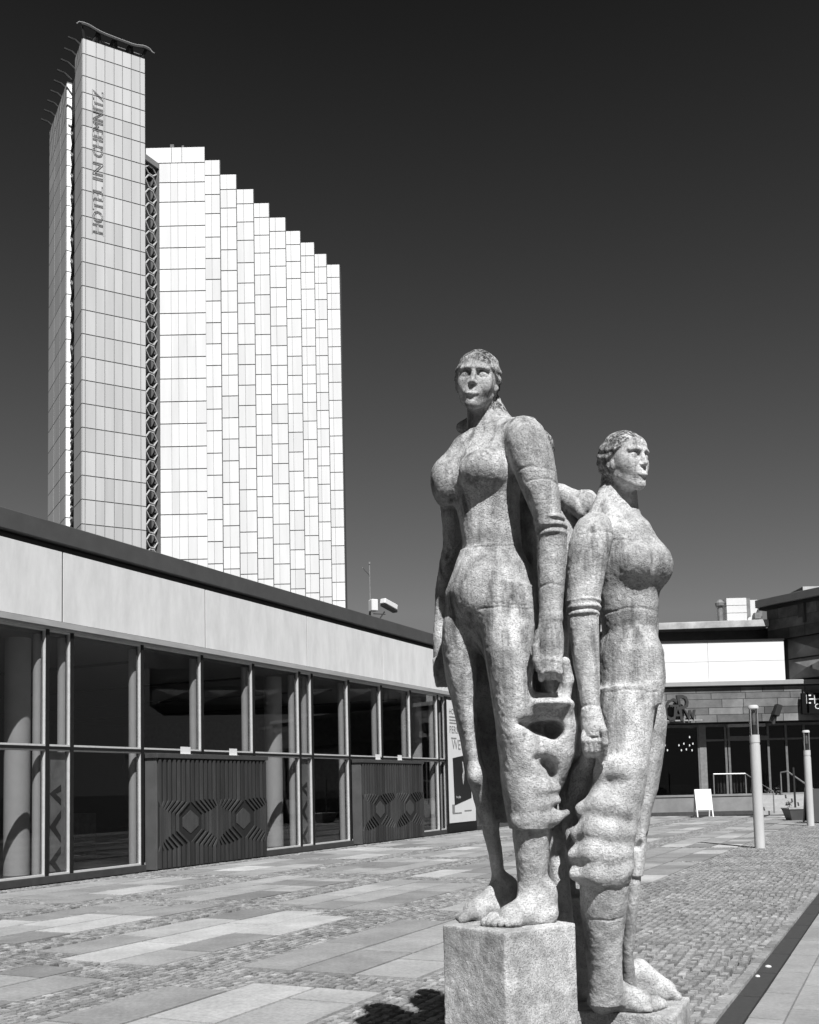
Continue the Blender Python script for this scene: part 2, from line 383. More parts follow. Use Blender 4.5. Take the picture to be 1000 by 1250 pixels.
    def mesh(s):
        D = s.D; n = D.shape; I = D < 0
        c = np.zeros([x-1 for x in n], np.uint8)
        for i in (0, 1):
            for j in (0, 1):
                for k in (0, 1): c += I[i:n[0]-1+i, j:n[1]-1+j, k:n[2]-1+k]
        act = (c > 0) & (c < 8); ids = np.full(act.shape, -1, np.int32); w_ = np.argwhere(act); ids[act] = np.arange(len(w_))
        cr = [(i, j, k) for i in (0, 1) for j in (0, 1) for k in (0, 1)]
        val = np.stack([D[w_[:, 0]+a, w_[:, 1]+b, w_[:, 2]+e] for a, b, e in cr], 1)
        acc = np.zeros((len(w_), 3)); cnt = np.zeros(len(w_))
        for p in range(8):
            for q in range(p+1, 8):
                dlt = np.array(cr[q])-np.array(cr[p])
                if np.abs(dlt).sum() != 1: continue
                A, B = val[:, p], val[:, q]; m = (A < 0) != (B < 0); t = np.where(m, A/np.where(m, A-B, 1), 0)
                acc[m] += np.array(cr[p])+t[m, None]*dlt; cnt[m] += 1
        pos = s.lo+(w_+acc/cnt[:, None])*s.h
        g = np.stack([val[:, 4:].sum(1)-val[:, :4].sum(1), val[:, [2, 3, 6, 7]].sum(1)-val[:, [0, 1, 4, 5]].sum(1), val[:, 1::2].sum(1)-val[:, ::2].sum(1)], 1)
        g /= np.linalg.norm(g, axis=1, keepdims=True)+1e-9
        F = []
        for axn in range(3):
            a_ = [slice(None)]*3; b_ = [slice(None)]*3; a_[axn] = slice(0, -1); b_[axn] = slice(1, None)
            e0, e1 = I[tuple(a_)], I[tuple(b_)]; x = np.argwhere(e0 != e1); o1, o2 = [(1, 2), (2, 0), (0, 1)][axn]
            x = x[(x[:, o1] > 0) & (x[:, o2] > 0) & (x[:, o1] < n[o1]-1) & (x[:, o2] < n[o2]-1)]
            fl = e0[x[:, 0], x[:, 1], x[:, 2]]; qd = []
            for d1, d2 in ((-1, -1), (0, -1), (0, 0), (-1, 0)):
                y = x.copy(); y[:, o1] += d1; y[:, o2] += d2; qd.append(ids[y[:, 0], y[:, 1], y[:, 2]])
            qd = np.stack(qd, 1); qd[~fl] = qd[~fl][:, ::-1]; F.append(qd)
        F = np.concatenate(F); return pos, g, F[(F >= 0).all(1)]
TAB = rng.random((32, 32, 32))
def vnoise(p, sc_):
    q = p*sc_; i = np.floor(q).astype(int); f = q-i; f = f*f*(3-2*f); r = 0
    for a in (0, 1):
        for b in (0, 1):
            for c in (0, 1):
                r = r+TAB[(i[:, 0]+a) % 32, (i[:, 1]+b) % 32, (i[:, 2]+c) % 32]*np.where(a, f[:, 0], 1-f[:, 0])*np.where(b, f[:, 1], 1-f[:, 1])*np.where(c, f[:, 2], 1-f[:, 2])
    return r-.5
def skin(fig, name, m, parent):
    p, g, F = fig.mesh()
    d = .004*vnoise(p, 8)+.0022*vnoise(p, 30)+.0022*vnoise(p, 70)
    fade = np.ones(len(p))
    if getattr(fig, 'heads', None):
        for c, r in fig.heads: fade = np.minimum(fade, .2+.8*np.clip((np.linalg.norm(p-np.array(c), axis=1)-r)/.05, 0, 1))
    soot = .18*np.clip((p[:, 2]-1.9)/.9, 0, 1)
    for (c, f, u, l, H, hl, hs) in getattr(fig, 'hair', []):
        q = (p-np.array(c))/H; a, b = q@np.array(f), q@np.array(u); e = q@np.array(l)
        cut = np.maximum(np.minimum(.62*a-.78*(b+hl)-.02*np.cos(8*e), np.maximum(a+hs, -(b+.42))), -(b+.42))
        soot = np.where(np.linalg.norm(q, axis=1) < .66, np.maximum(soot*.8, np.clip(.5-cut*22, 0, 1)), soot)
    p = p+g*(d*fade)[:, None]-np.array(parent_base(parent))
    o = np_mesh(name, p, F, m, None, True, parent)
    at_ = o.data.attributes.new('soot', 'FLOAT', 'POINT'); at_.data.foreach_set('value', soot.astype(np.float32)); return o
PXM = lambda Y: Y/F_PX
def head(fig, c, fwd, up, H, bun=None, hl=-.03, hs=.06):
    f = Vector(fwd).normalized(); u = Vector(up); u = (u-f*u.dot(f)).normalized(); l = u.cross(f)
    A = [np.array(f), np.array(u), np.array(l)]; c = Vector(c)
    P = lambda a, b, e=0.0: np.array(c+(f*a+u*b+l*e)*H)
    fig.heads = getattr(fig, 'heads', [])+[(np.array(c), .5*H)]; fig.hair = getattr(fig, 'hair', [])+[(c, f, u, l, H, hl, hs)]
    E = lambda a, b, e, r, k=.03, op='+': fig.ell(P(a, b, e), np.array(r)*H, A, k*H, op)
    C = lambda p, q, r0, r1, k=.03, op='+': fig.cone(P(*p), P(*q), r0*H, r1*H, k*H, op)
    E(-.05, .09, 0, (.39, .39, .33), .05); E(.10, -.08, 0, (.265, .40, .265), .08)
    for sgn in (-1, 1):
        C((.0, -.24, sgn*.19), (.25, -.42, sgn*.04), .07, .07, .08)
        E(.20, -.10, sgn*.15, (.11, .12, .09), .10)                       # cheekbone
    E(.285, -.425, 0, (.085, .08, .085), .06)
    E(.20, .22, 0, (.165, .17, .24), .08)                                  # forehead
    E(.290, -.26, 0, (.080, .11, .13), .08)
    for sgn in (-1, 1):
        C((.360, .118, sgn*.05), (.295, .120, sgn*.205), .038, .034, .04)   # brow
        E(.415, .034, sgn*.135, (.175, .072, .100), .02, '-')
        E(.270, .020, sgn*.130, (.070, .060, .080), .006)                  # eyeball
        C((.322, .060, sgn*.06), (.30, .072, sgn*.13), .015, .017, .008); C((.30, .072, sgn*.13), (.265, .040, sgn*.215), .017, .013, .008)    # upper lid
        C((.322, -.018, sgn*.07), (.30, -.034, sgn*.13), .012, .014, .012); C((.30, -.034, sgn*.13), (.27, -.01, sgn*.205), .014, .012, .012)
        E(.345, .018, sgn*.128, (.018, .018, .020), .004, '-')             # pupil
    C((.345, .10, 0), (.415, -.112, 0), .034, .042, .02)
    for sgn in (-1, 1): E(.365, -.125, sgn*.045, (.045, .032, .030), .02)
    for sgn in (-1, 1):
        C((.368, -.238, sgn*.02), (.340, -.252, sgn*.12), .022, .012, .012)
        C((.384, -.292, sgn*.0), (.350, -.276, sgn*.10), .034, .017, .012)
        C((.402, -.258, 0), (.366, -.262, sgn*.13), .009, .009, .002, '-')
    C((.400, -.368, -.06), (.400, -.368, .06), .024, .024, .03, '-')
    for sgn in (-1, 1): E(-.01, -.07, sgn*.30, (.055, .10, .04), .015)
    # hair cap: swept back from the brow
    q = fig.sl(np.array(c)-.62*H, np.array(c)+.62*H); X, Y, Z = fig.co(q)
    X = (X-c.x)/H; Y = (Y-c.y)/H; Z = (Z-c.z)/H
    a = f.x*X+f.y*Y+f.z*Z; b = u.x*X+u.y*Y+u.z*Z; e = l.x*X+l.y*Y+l.z*Z
    r = np.array((.435, .435, .375)); ca, cb = a+.065, b-.085
    k0 = np.sqrt((ca/r[0])**2+(cb/r[1])**2+(e/r[2])**2); k1 = np.sqrt((ca/r[0]**2)**2+(cb/r[1]**2)**2+(e/r[2]**2)**2)+1e-6
    sh = k0*(k0-1)/k1+.010*np.sin(44*(b+.6*np.abs(e))+9*a)
    cut = np.maximum(np.minimum(.62*a-.78*(b+hl)-.02*np.cos(8*e), np.maximum(a+hs, -(b+.42))), -(b+.42))          # hairline plane, nape
    fig.mix(q, (np.maximum(sh, cut)*H).astype(f32), .012*H*2, '+')
    if bun:
        for (ba, bb, be, br) in bun: E(ba, bb, be, br, .04)
def foot(fig, heel, ball, toe, z, side, wd=.05):
    """heel, ball, toe: points on the block; side: unit vector towards the little toe"""
    h, b, t = Vector(heel), Vector(ball), Vector(toe); s_ = Vector(side)
    fig.cone(h+Vector((0, 0, .05)), h+Vector((0, 0, .10)), .056, .05, .03)
    fig.cone(h+Vector((0, 0, .045)), b+Vector((0, 0, .034)), .052, .044, .03)
    fig.cone(h+Vector((0, 0, .14)), b+Vector((0, 0, .05)), .055, .036, .05)
    fig.cone(b-s_*wd*.6+Vector((0, 0, .03)), b+s_*wd*.7+Vector((0, 0, .026)), .036, .03, .03)
    d = (t-b)
    for i in range(5):
        k = i/4; o = -wd*.85+k*wd*1.9; ln = 1.0-.35*k*k; r = .024-.010*k if i else .027
        p0 = b+s_*o*.85+Vector((0, 0, .030-.004*i)); p1 = b+s_*o+d*ln*.6+Vector((0, 0, .034-.004*i)); p2 = b+s_*o+d*ln+Vector((0, 0, .016))
        fig.chain([np.array(p0), np.array(p1), np.array(p2)], [r, r*.95, r*.85], .006)
def px_chain(fig, pts, k=.012, op='+'):
    """pts: (px, py, Y, radius in picture units)"""
    fig.chain([np.array(at(x, y, Y)) for x, y, Y, r in pts], [r*PXM(Y) for x, y, Y, r in pts], k, op)
def px_ell(fig, x, y, Y, rx, ry, rd, k=.02, op='+', A=None):
    m = PXM(Y); fig.ell(np.array(at(x, y, Y)), (rx*m, rd, ry*m), A, k, op)
STONE = stone_mat('weathered_shell_limestone', .56)
Z1, Z2, Z3 = .97, .525, 1.08

def pedestal(name, corner, ex, ey, lx, ly, ztop, parent, m=STONE):
    ex = Vector(ex).normalized(); ey = Vector(ey).normalized(); c = Vector((corner[0], corner[1], 0))+ex*lx/2+ey*ly/2
    R_ = (lx+ly)/2+.05; fg = Fig((c.x-R_, c.y-R_, -.06), (c.x+R_, c.y+R_, ztop+.05), .0075)
    X, Y, Z = fg.co((slice(None),)*3); U = np.abs((X-c.x)*ex.x+(Y-c.y)*ex.y)-lx/2+.008; V = np.abs((X-c.x)*ey.x+(Y-c.y)*ey.y)-ly/2+.008; T = np.abs(Z-(ztop-.05)/2)-(ztop+.05)/2+.008
    fg.D[:] = np.sqrt(np.maximum(U, 0)**2+np.maximum(V, 0)**2+np.maximum(T, 0)**2)+np.minimum(np.maximum(np.maximum(U, V), T), 0)-.008
    return skin(fg, name, m, parent)

def woman_one():
    root = thing('stone_statue', 'tallest weathered stone woman looking at the camera, standing barefoot on the high block', 'statue', (.42, 4.75, 0), 'stone women of the sculpture group')
    fg = Fig((-.02, 4.15, .92), (.86, 5.35, 3.72), .0048)
    Y = 4.78
    # trunk
    fg.loft([(526, 572, 618, 4.80, .085), (536, 558, 640, 4.80, .10), (548, 552, 650, 4.79, .125), (566, 549, 645, 4.78, .15), (590, 551, 636, 4.77, .16), (612, 556, 634, 4.77, .15),
             (640, 562, 635, 4.77, .14), (668, 567, 637, 4.77, .135), (676, 565, 638, 4.77, .14)], .03, yaw=-.5)
    fg.loft([(673, 562, 637, 4.78, .150), (683, 557, 642, 4.78, .165), (696, 553, 650, 4.78, .19), (724, 543, 654, 4.78, .21), (748, 545, 654, 4.79, .20), (775, 566, 653, 4.80, .18), (805, 592, 650, 4.80, .14), (825, 604, 640, 4.80, .10)], .012, yaw=-.5)
    px_ell(fg, 598, 722, 4.66, 40, 42, .12, .06)                          # belly
    # breasts
    px_ell(fg, 591, 576, 4.655, 32, 27, .115, .04); px_ell(fg, 543, 590, 4.80, 17, 29, .105, .06); fg.cone(np.array(at(566, 546, 4.80)), np.array(at(548, 578, 4.80)), .05, .06, .06)
    px_chain(fg, [(565, 550, 4.68, 3), (559, 566, 4.66, 4), (557, 586, 4.66, 5), (562, 604, 4.66, 4)], .01, '-')
    px_chain(fg, [(566, 600, 4.60, 2), (585, 607, 4.58, 2), (606, 600, 4.56, 2)], .006, '-')
    # near (left) arm: shoulder, cuff, forearm
    fg.loft([(516, 630, 650, 4.66, .05), (522, 622, 661, 4.64, .09), (534, 619, 667, 4.62, .115), (550, 620, 675, 4.60, .125), (573, 626, 679, 4.58, .125), (600, 637, 683, 4.56, .115),
             (630, 650, 686, 4.55, .095), (645, 653, 689, 4.55, .09)], .03, yaw=-.3)
    fg.ell(np.array(at(640, 540, 4.63)), (.085, .11, .095), None, .04)
    for (y, a, b) in ((636, 650, 690), (645, 652, 693.5), (654, 654, 692.5)):
        fg.loft([(y-4.5, a+3.5, b-3.5, 4.55, .078), (y, a, b, 4.55, .103), (y+4, a+3.5, b-3.5, 4.55, .078)], .004, smooth=2)
    fg.loft([(650, 657, 691, 4.55, .08), (665, 655.5, 692, 4.55, .083), (690, 656, 691, 4.54, .082), (713, 657.5, 689.5, 4.53, .075), (740, 658, 687, 4.52, .066), (757, 659, 686, 4.51, .06)], .012)
    # fist
    fg.loft([(752, 660, 685, 4.51, .055), (768, 656, 687, 4.50, .06), (784, 653, 688.5, 4.49, .062), (803, 656, 687.5, 4.475, .036)], .02)
    for i in range(4):
        x = 660.5+i*7.4; y = 800+(-1 if i in (1, 2) else 1)
        px_chain(fg, [(x, y-6, 4.470, 3.6), (x, y+6, 4.448, 4.2), (x+.3, y+19, 4.455, 4.2), (x+.6, y+27, 4.50, 4.0), (x+.6, y+20, 4.55, 3.6)], .003)
    for i in range(3):
        x = 664.3+i*7.4; px_chain(fg, [(x, 800, 4.418, .8), (x, 810, 4.41, 1.3), (x+.3, 828, 4.425, 1.5)], .004, '-')
    px_chain(fg, [(658, 772, 4.46, 5), (653.5, 790, 4.43, 4.4), (654.5, 806, 4.43, 4), (657, 817, 4.44, 3.4)], .006)
    # cloth gathered by the fist
    px_chain(fg, [(668, 812, 4.60, 12), (672, 835, 4.74, 15), (668, 858, 4.76, 18)], .03); px_ell(fg, 666, 861, 4.66, 33, 9, .19, .03); px_ell(fg, 676, 872, 4.80, 24, 16, .12, .03)
    px_chain(fg, [(690, 808, 4.58, 6), (692, 830, 4.62, 8), (688, 850, 4.64, 9)], .015)
    # far (right) arm
    fg.loft([(566, 552, 570, 4.92, .06), (585, 542, 566, 4.92, .08), (605, 536, 563, 4.92, .085), (640, 540, 562, 4.93, .08), (665, 541, 566, 4.96, .075), (685, 537, 561, 5.02, .07), (720, 531, 552, 5.1, .06), (757, 530, 549, 5.1, .05), (780, 528.5, 549, 5.1, .055), (806, 529, 548, 5.1, .05), (824, 532, 547, 5.1, .04)], .025)
    for i, x in enumerate((532, 536.5, 541, 545)): px_chain(fg, [(x, 806, 5.06, 4), (x+1, 824, 5.04, 3.8), (x+3, 836, 5.06, 3.3)], .004)
    # near leg under the skirt
    fg.loft([(720, 578, 653, 4.70, .15), (768, 588, 653.5, 4.66, .17), (797, 591, 650.5, 4.64, .17), (840, 599, 650, 4.63, .16), (870, 603, 652, 4.63, .155), (898, 606, 656, 4.64, .15), (926, 610, 664, 4.66, .145),
             (952, 612, 672, 4.68, .14), (977, 615, 676, 4.69, .14), (1000, 619, 677, 4.70, .14), (1011, 622, 674.5, 4.70, .135)], .04)
    fg.loft([(1000, 626, 671, 4.71, .115), (1018, 625.5, 671.5, 4.71, .115), (1045, 629, 670, 4.72, .105), (1071, 632, 667, 4.73, .085), (1088, 632, 667, 4.74, .08), (1104, 632, 668, 4.74, .08), (1120, 634, 668, 4.74, .07)], .004)
    # skirt folds, gathered to the right: a bag of cloth with two hollows, then shallow creases above the hem
    fg.loft([(850, 626, 690, 4.71, .12), (862, 628, 698, 4.70, .15), (886, 634, 705, 4.70, .145), (920, 640, 702.5, 4.71, .135), (950, 646, 691, 4.73, .12), (970, 648, 682, 4.74, .10)], .03)
    for x, y, Y_, rx, ry, rd in ((648, 882, 4.48, 15, 5, .08), (662, 886, 4.52, 18, 9, .15), (678, 890, 4.54, 13, 13, .18), (662, 926, 4.50, 10, 5, .08), (670, 931, 4.53, 9, 9, .13), (677, 941, 4.55, 7, 12, .13)):
        px_ell(fg, x, y, Y_, rx, ry, rd, .03, '-')
    px_chain(fg, [(624, 868, 4.60, 10), (656, 863, 4.585, 10), (688, 864, 4.60, 9)], .04)
    for pts, k in ([[(640, 950, 4.61, 10), (660, 960, 4.59, 9), (679, 962, 4.61, 6)], .04],
                [[(640, 982, 4.60, 7), (660, 981, 4.59, 7), (680, 977, 4.61, 5)], .03],
                [[(632, 1002, 4.62, 6), (655, 1000, 4.595, 8), (677, 998, 4.61, 7), (692, 992, 4.64, 4)], .03]):
        px_chain(fg, pts, k)
    for pts in ([(644, 972, 4.475, 1.5), (660, 971, 4.47, 3), (680, 968, 4.50, 4.5)], [(636, 991, 4.465, 1.5), (656, 991, 4.465, 2.5), (680, 987, 4.50, 4)]):
        px_chain(fg, pts, .012, '-')
    # back of the skirt to the right, and the deep cloth behind the loop
    fg.loft([(840, 640, 690, 4.92, .08), (900, 640, 694, 4.92, .10), (960, 640, 684, 4.90, .10), (1010, 650, 676, 4.86, .08)], .03)
    # far leg
    fg.loft([(738, 546, 582, 4.84, .12), (762, 540, 585, 4.82, .135), (784, 539.5, 584, 4.83, .135), (810, 541.5, 583, 4.85, .125), (833, 545, 582, 4.87, .12), (860, 552, 581, 4.89, .115), (898, 561, 583, 4.91, .11),
             (930, 567, 590, 4.92, .105), (947, 570.5, 596, 4.91, .105), (967, 576, 599, 4.93, .10), (990, 581.5, 603, 4.95, .09), (1007, 584, 607, 4.96, .08)], .02)
    px_ell(fg, 580, 948, 4.84, 9, 14, .06, .03)
    fg.loft([(1000, 588, 610, 4.97, .072), (1016, 589, 610, 4.97, .072), (1040, 596, 613, 4.98, .066), (1071, 601.5, 616, 4.99, .06), (1094, 602, 619, 5.0, .06), (1112, 603, 619, 5.0, .05)], .004)
    # cloth sunk between the legs
    fg.loft([(750, 572, 612, 4.98, .06), (810, 574, 612, 5.02, .05), (900, 577, 622, 5.06, .05), (960, 592, 628, 5.08, .05), (1004, 600, 632, 5.09, .05)], .02)
    # feet
    def step(toe, heel, side, wd): 
        T = Vector(toe); Hh = Vector(heel); foot(fg, Hh, Hh.lerp(T, .66), T, T.z, side, wd)
    step(on_z(601, 1132, Z1), (.595, 4.72, Z1), (.55, -.83, 0), .058)
    step(on_z(559, 1125, Z1), (.447, 4.99, Z1), (-.5, .86, 0), .05)
    # block of stone behind the heel that ties the figures together
    fg.loft([(1000, 668, 690, 5.0, .06), (1060, 668, 694, 5.0, .09), (1090, 668, 697, 5.0, .10), (1124, 668, 700, 5.0, .10)], .02)
    # neck and head
    fg.cone(np.array(at(589, 494, 4.86)), np.array(at(592, 534, 4.87)), .074, .088, .03)
    fg.cone(np.array(at(598, 494, 4.88)), np.array(at(622, 532, 4.84)), .05, .06, .05); fg.cone(np.array(at(606, 530, 4.82)), np.array(at(636, 532, 4.70)), .075, .085, .06)
    fg.loft([(560, 628, 652, 4.90, .06), (590, 630, 668, 4.90, .10), (640, 630, 676, 4.90, .11), (700, 640, 694, 4.88, .12), (760, 646, 695, 4.86, .12), (820, 648, 694, 4.88, .11), (850, 648, 690, 4.90, .1)], .02)
    H = .302
    hc = at(582.5, 467, 4.79)
    head(fg, hc, (-.22, -.97, -.05), (.14, .04, 1), H, hl=.045, hs=.0)
    px_chain(fg, [(564, 522, 4.97, 7), (590, 512, 5.0, 12), (613, 508, 4.93, 8)], .01)
    px_chain(fg, [(676, 880, 4.86, 14), (677, 925, 4.84, 13), (668, 965, 4.82, 10)], .02)
    for g in ((566, 636, 668, 4.65), (580, 652, 747, 4.62), (628, 680, 574, 4.50), (640, 686, 590, 4.50), (656, 690, 716, 4.48), (600, 648, 741, 4.6)): fg.groove(*g, ph=g[2])
    skin(fg, 'figure', STONE, root)
    c = on_z(616, 1139, Z1)
    pedestal('plinth', (c.x, c.y), (.79, .613, 0), (-.613, .79, 0), .44, .42, Z1, root)
    return root

def woman_two():
    root = thing('stone_statue', 'shorter stone woman facing right with her hair tied back, standing barefoot on the low block', 'statue', (1.02, 4.85, 0), 'stone women of the sculpture group')
    fg = Fig((.60, 4.2, .48), (1.52, 5.4, 3.40), .0048)
    fg.loft([(626, 738, 780, 4.92, .09), (640, 716, 785, 4.90, .12), (655, 708, 795, 4.88, .15), (675, 715, 802, 4.87, .17), (695, 722, 803, 4.86, .17), (720, 730, 802, 4.86, .16), (745, 733, 803, 4.86, .15), (764, 736, 801, 4.86, .145), (774, 738, 798, 4.86, .145)], .03, yaw=.35)
    fg.loft([(770, 738, 797, 4.86, .155), (778, 735, 799, 4.86, .17), (798, 732, 806.5, 4.86, .20), (832, 731, 808.5, 4.87, .21), (862, 731, 802, 4.87, .20)], .006, yaw=.35)
    px_ell(fg, 779, 690, 4.745, 27, 25, .12, .05); px_ell(fg, 802, 691, 4.81, 17, 25, .11, .06); fg.cone(np.array(at(776, 650, 4.84)), np.array(at(800, 690, 4.80)), .07, .06, .06)
    px_chain(fg, [(799, 664, 4.66, 2.5), (800, 690, 4.64, 3), (803, 708, 4.66, 4)], .02, '-')
    px_chain(fg, [(764, 706, 4.63, 2.5), (782, 718, 4.61, 3), (796, 722, 4.62, 2.5)], .008, '-')
    # near arm
    fg.loft([(628, 716, 736, 4.76, .05), (634, 706, 744, 4.73, .09), (645, 700, 747, 4.70, .115), (660, 695, 748, 4.68, .125), (680, 692.5, 744, 4.66, .125), (705, 691.5, 738, 4.65, .115), (730, 691, 733, 4.64, .10), (745, 692, 731, 4.64, .095)], .022)
    for (y, a, b) in ((735, 690.5, 734), (743, 691, 734), (751, 692, 732)):
        fg.loft([(y-4.5, a+3.5, b-3.5, 4.64, .083), (y, a-.5, b+1, 4.64, .110), (y+4, a+3.5, b-3.5, 4.64, .083)], .004, smooth=2)
    fg.loft([(748, 694, 730, 4.64, .082), (764, 694, 731, 4.63, .085), (802, 699, 731.5, 4.61, .078), (832, 705, 732, 4.59, .07), (861, 710, 732.5, 4.57, .06), (874, 711, 733, 4.56, .056)], .012)
    # hand pinching the skirt
    fg.loft([(866, 711, 733, 4.56, .052), (878, 709.5, 735, 4.555, .054), (890, 710, 736, 4.55, .050), (899, 712, 735, 4.555, .042)], .015)
    for i in range(4):
        x = 713.5+i*6.2
        px_chain(fg, [(x, 894, 4.535, 3.4), (x-.3, 904, 4.53, 3.7), (x+1.5, 916, 4.55, 3.6), (x+4, 922, 4.60, 3.3), (x+6, 918, 4.64, 3.0)], .003)
    for i in range(3):
        x = 716.6+i*6.2; px_chain(fg, [(x, 893, 4.51, .8), (x-.2, 902, 4.498, 1.3), (x+1.5, 917, 4.52, 1.4)], .004, '-')
    px_chain(fg, [(731, 874, 4.53, 4.6), (737, 892, 4.51, 4.2), (739, 907, 4.52, 3.9), (738, 920, 4.55, 3.4)], .006)
    # cloth drawn from the hand to the back, lying in the shade
    px_chain(fg, [(724, 915, 4.68, 11), (712, 945, 4.80, 15), (702, 985, 4.88, 17)], .03)
    px_chain(fg, [(735, 918, 4.62, 5), (734, 945, 4.65, 8), (728, 975, 4.68, 9)], .025)
    px_chain(fg, [(700, 930, 4.86, 12), (694, 970, 4.90, 12), (700, 1010, 4.86, 12), (704, 1050, 4.80, 10)], .03)
    # far arm, hidden but for its elbow
    fg.loft([(690, 786, 800, 5.06, .05), (740, 782, 803, 5.12, .07), (800, 782, 803, 5.1, .06), (850, 786, 804, 5.06, .05)], .02)
    # near leg
    fg.loft([(840, 732, 797, 4.80, .17), (865, 732, 798, 4.78, .17), (906, 735, 794, 4.76, .165), (940, 734, 790, 4.74, .16), (969, 722, 786, 4.73, .155), (990, 714, 781, 4.73, .155), (1008, 708, 777, 4.73, .155), (1040, 704, 772.5, 4.73, .15), (1066, 702, 770.5, 4.73, .145), (1077, 704, 769, 4.73, .14)], .04)
    fg.loft([(1066, 708.5, 767, 4.73, .13), (1084, 708, 767, 4.73, .13), (1110, 709.5, 764.5, 4.75, .12), (1153, 714, 759.5, 4.79, .095), (1185, 717.5, 759, 4.83, .085), (1206, 717, 761, 4.86, .08), (1226, 717, 760, 4.88, .07)], .004)
    for pts in ([(713, 989, 4.68, 11), (736, 983, 4.615, 12), (758, 987, 4.61, 8), (774, 996, 4.65, 3)], [(706, 1018, 4.68, 10), (726, 1012, 4.61, 12), (750, 1016, 4.60, 9), (768, 1014, 4.64, 4)],
                [(702, 1044, 4.67, 9), (724, 1040, 4.61, 11), (748, 1044, 4.60, 9), (766, 1042, 4.64, 4)], [(702, 1067, 4.67, 7), (728, 1067, 4.61, 9), (752, 1066, 4.61, 8), (767, 1060, 4.64, 5)],
                [(740, 938, 4.63, 6), (756, 938, 4.61, 9), (778, 936, 4.64, 5)]):
        px_chain(fg, pts, .05)
    for pts in ([(690, 1008, 4.60, 6), (710, 1004, 4.555, 4.5), (730, 1000, 4.51, 3), (748, 1003, 4.50, 1.5)], [(688, 1034, 4.60, 6), (708, 1031, 4.555, 4), (728, 1028, 4.51, 2.5), (742, 1031, 4.50, 1.2)],
                [(690, 1058, 4.58, 4), (712, 1056, 4.54, 2.5), (730, 1056, 4.515, 1.5)], [(738, 955, 4.52, 6), (752, 954, 4.505, 5), (768, 951, 4.51, 2.5)]):
        px_chain(fg, pts, .016, '-')
    # far leg
    fg.loft([(826, 776, 807, 4.98, .14), (856, 775, 809, 5.0, .14), (882, 775, 812.5, 5.0, .14), (917, 774, 809.5, 5.0, .135), (965, 770, 801.5, 5.0, .125), (992, 767, 793.5, 5.0, .12), (1019, 764, 789.5, 5.0, .115), (1050, 762, 786, 5.0, .11), (1068, 761, 784, 5.0, .105)], .012)
    px_chain(fg, [(779, 1034, 4.90, 4), (782, 1030, 4.88, 5)], .01, '-'); px_chain(fg, [(790, 1020, 4.92, 5), (792, 1030, 4.94, 5)], .01, '-')
    fg.loft([(1060, 761, 781.5, 5.0, .09), (1084, 760, 781, 5.0, .09), (1120, 758, 777, 5.03, .075), (1164, 756, 772.5, 5.08, .062), (1188, 757, 775, 5.11, .062), (1206, 757, 778, 5.13, .06)], .004)
    def step(toe, heel, side, wd):
        T = Vector(toe); Hh = Vector(heel); foot(fg, Hh, Hh.lerp(T, .66), T, T.z, side, wd)
    step(on_z(807, 1233, Z2), (.875, 4.92, Z2), (-.45, -.89, 0), .062)
    step(on_z(829, 1219, Z2), (1.115, 5.19, Z2), (.45, .89, 0), .05)
    # neck, head
    fg.cone(np.array(at(757, 592, 4.98)), np.array(at(757, 634, 4.97)), .078, .095, .03)
    fg.cone(np.array(at(747, 592, 4.96)), np.array(at(730, 636, 4.90)), .045, .06, .06)
    hc = at(763.5, 564.5, 4.90)
    head(fg, hc, (.58, -.81, -.02), (-.06, .02, 1), .300, bun=[(-.36, -.22, 0, (.13, .16, .15)), (-.38, -.40, 0, (.10, .14, .11))])
    for g in ((694, 800, 659, 4.70), (736, 803, 744, 4.72), (738, 806, 846, 4.72), (706, 733, 863, 4.52), (716, 764, 1122, 4.66)): fg.groove(*g, ph=g[2])
    skin(fg, 'figure', STONE, root)
    c = on_z(824, 1241, Z2)
    pedestal('plinth', (c.x, c.y), (-.917, .398, 0), (.398, .917, 0), .52, .46, Z2, root)
    return root

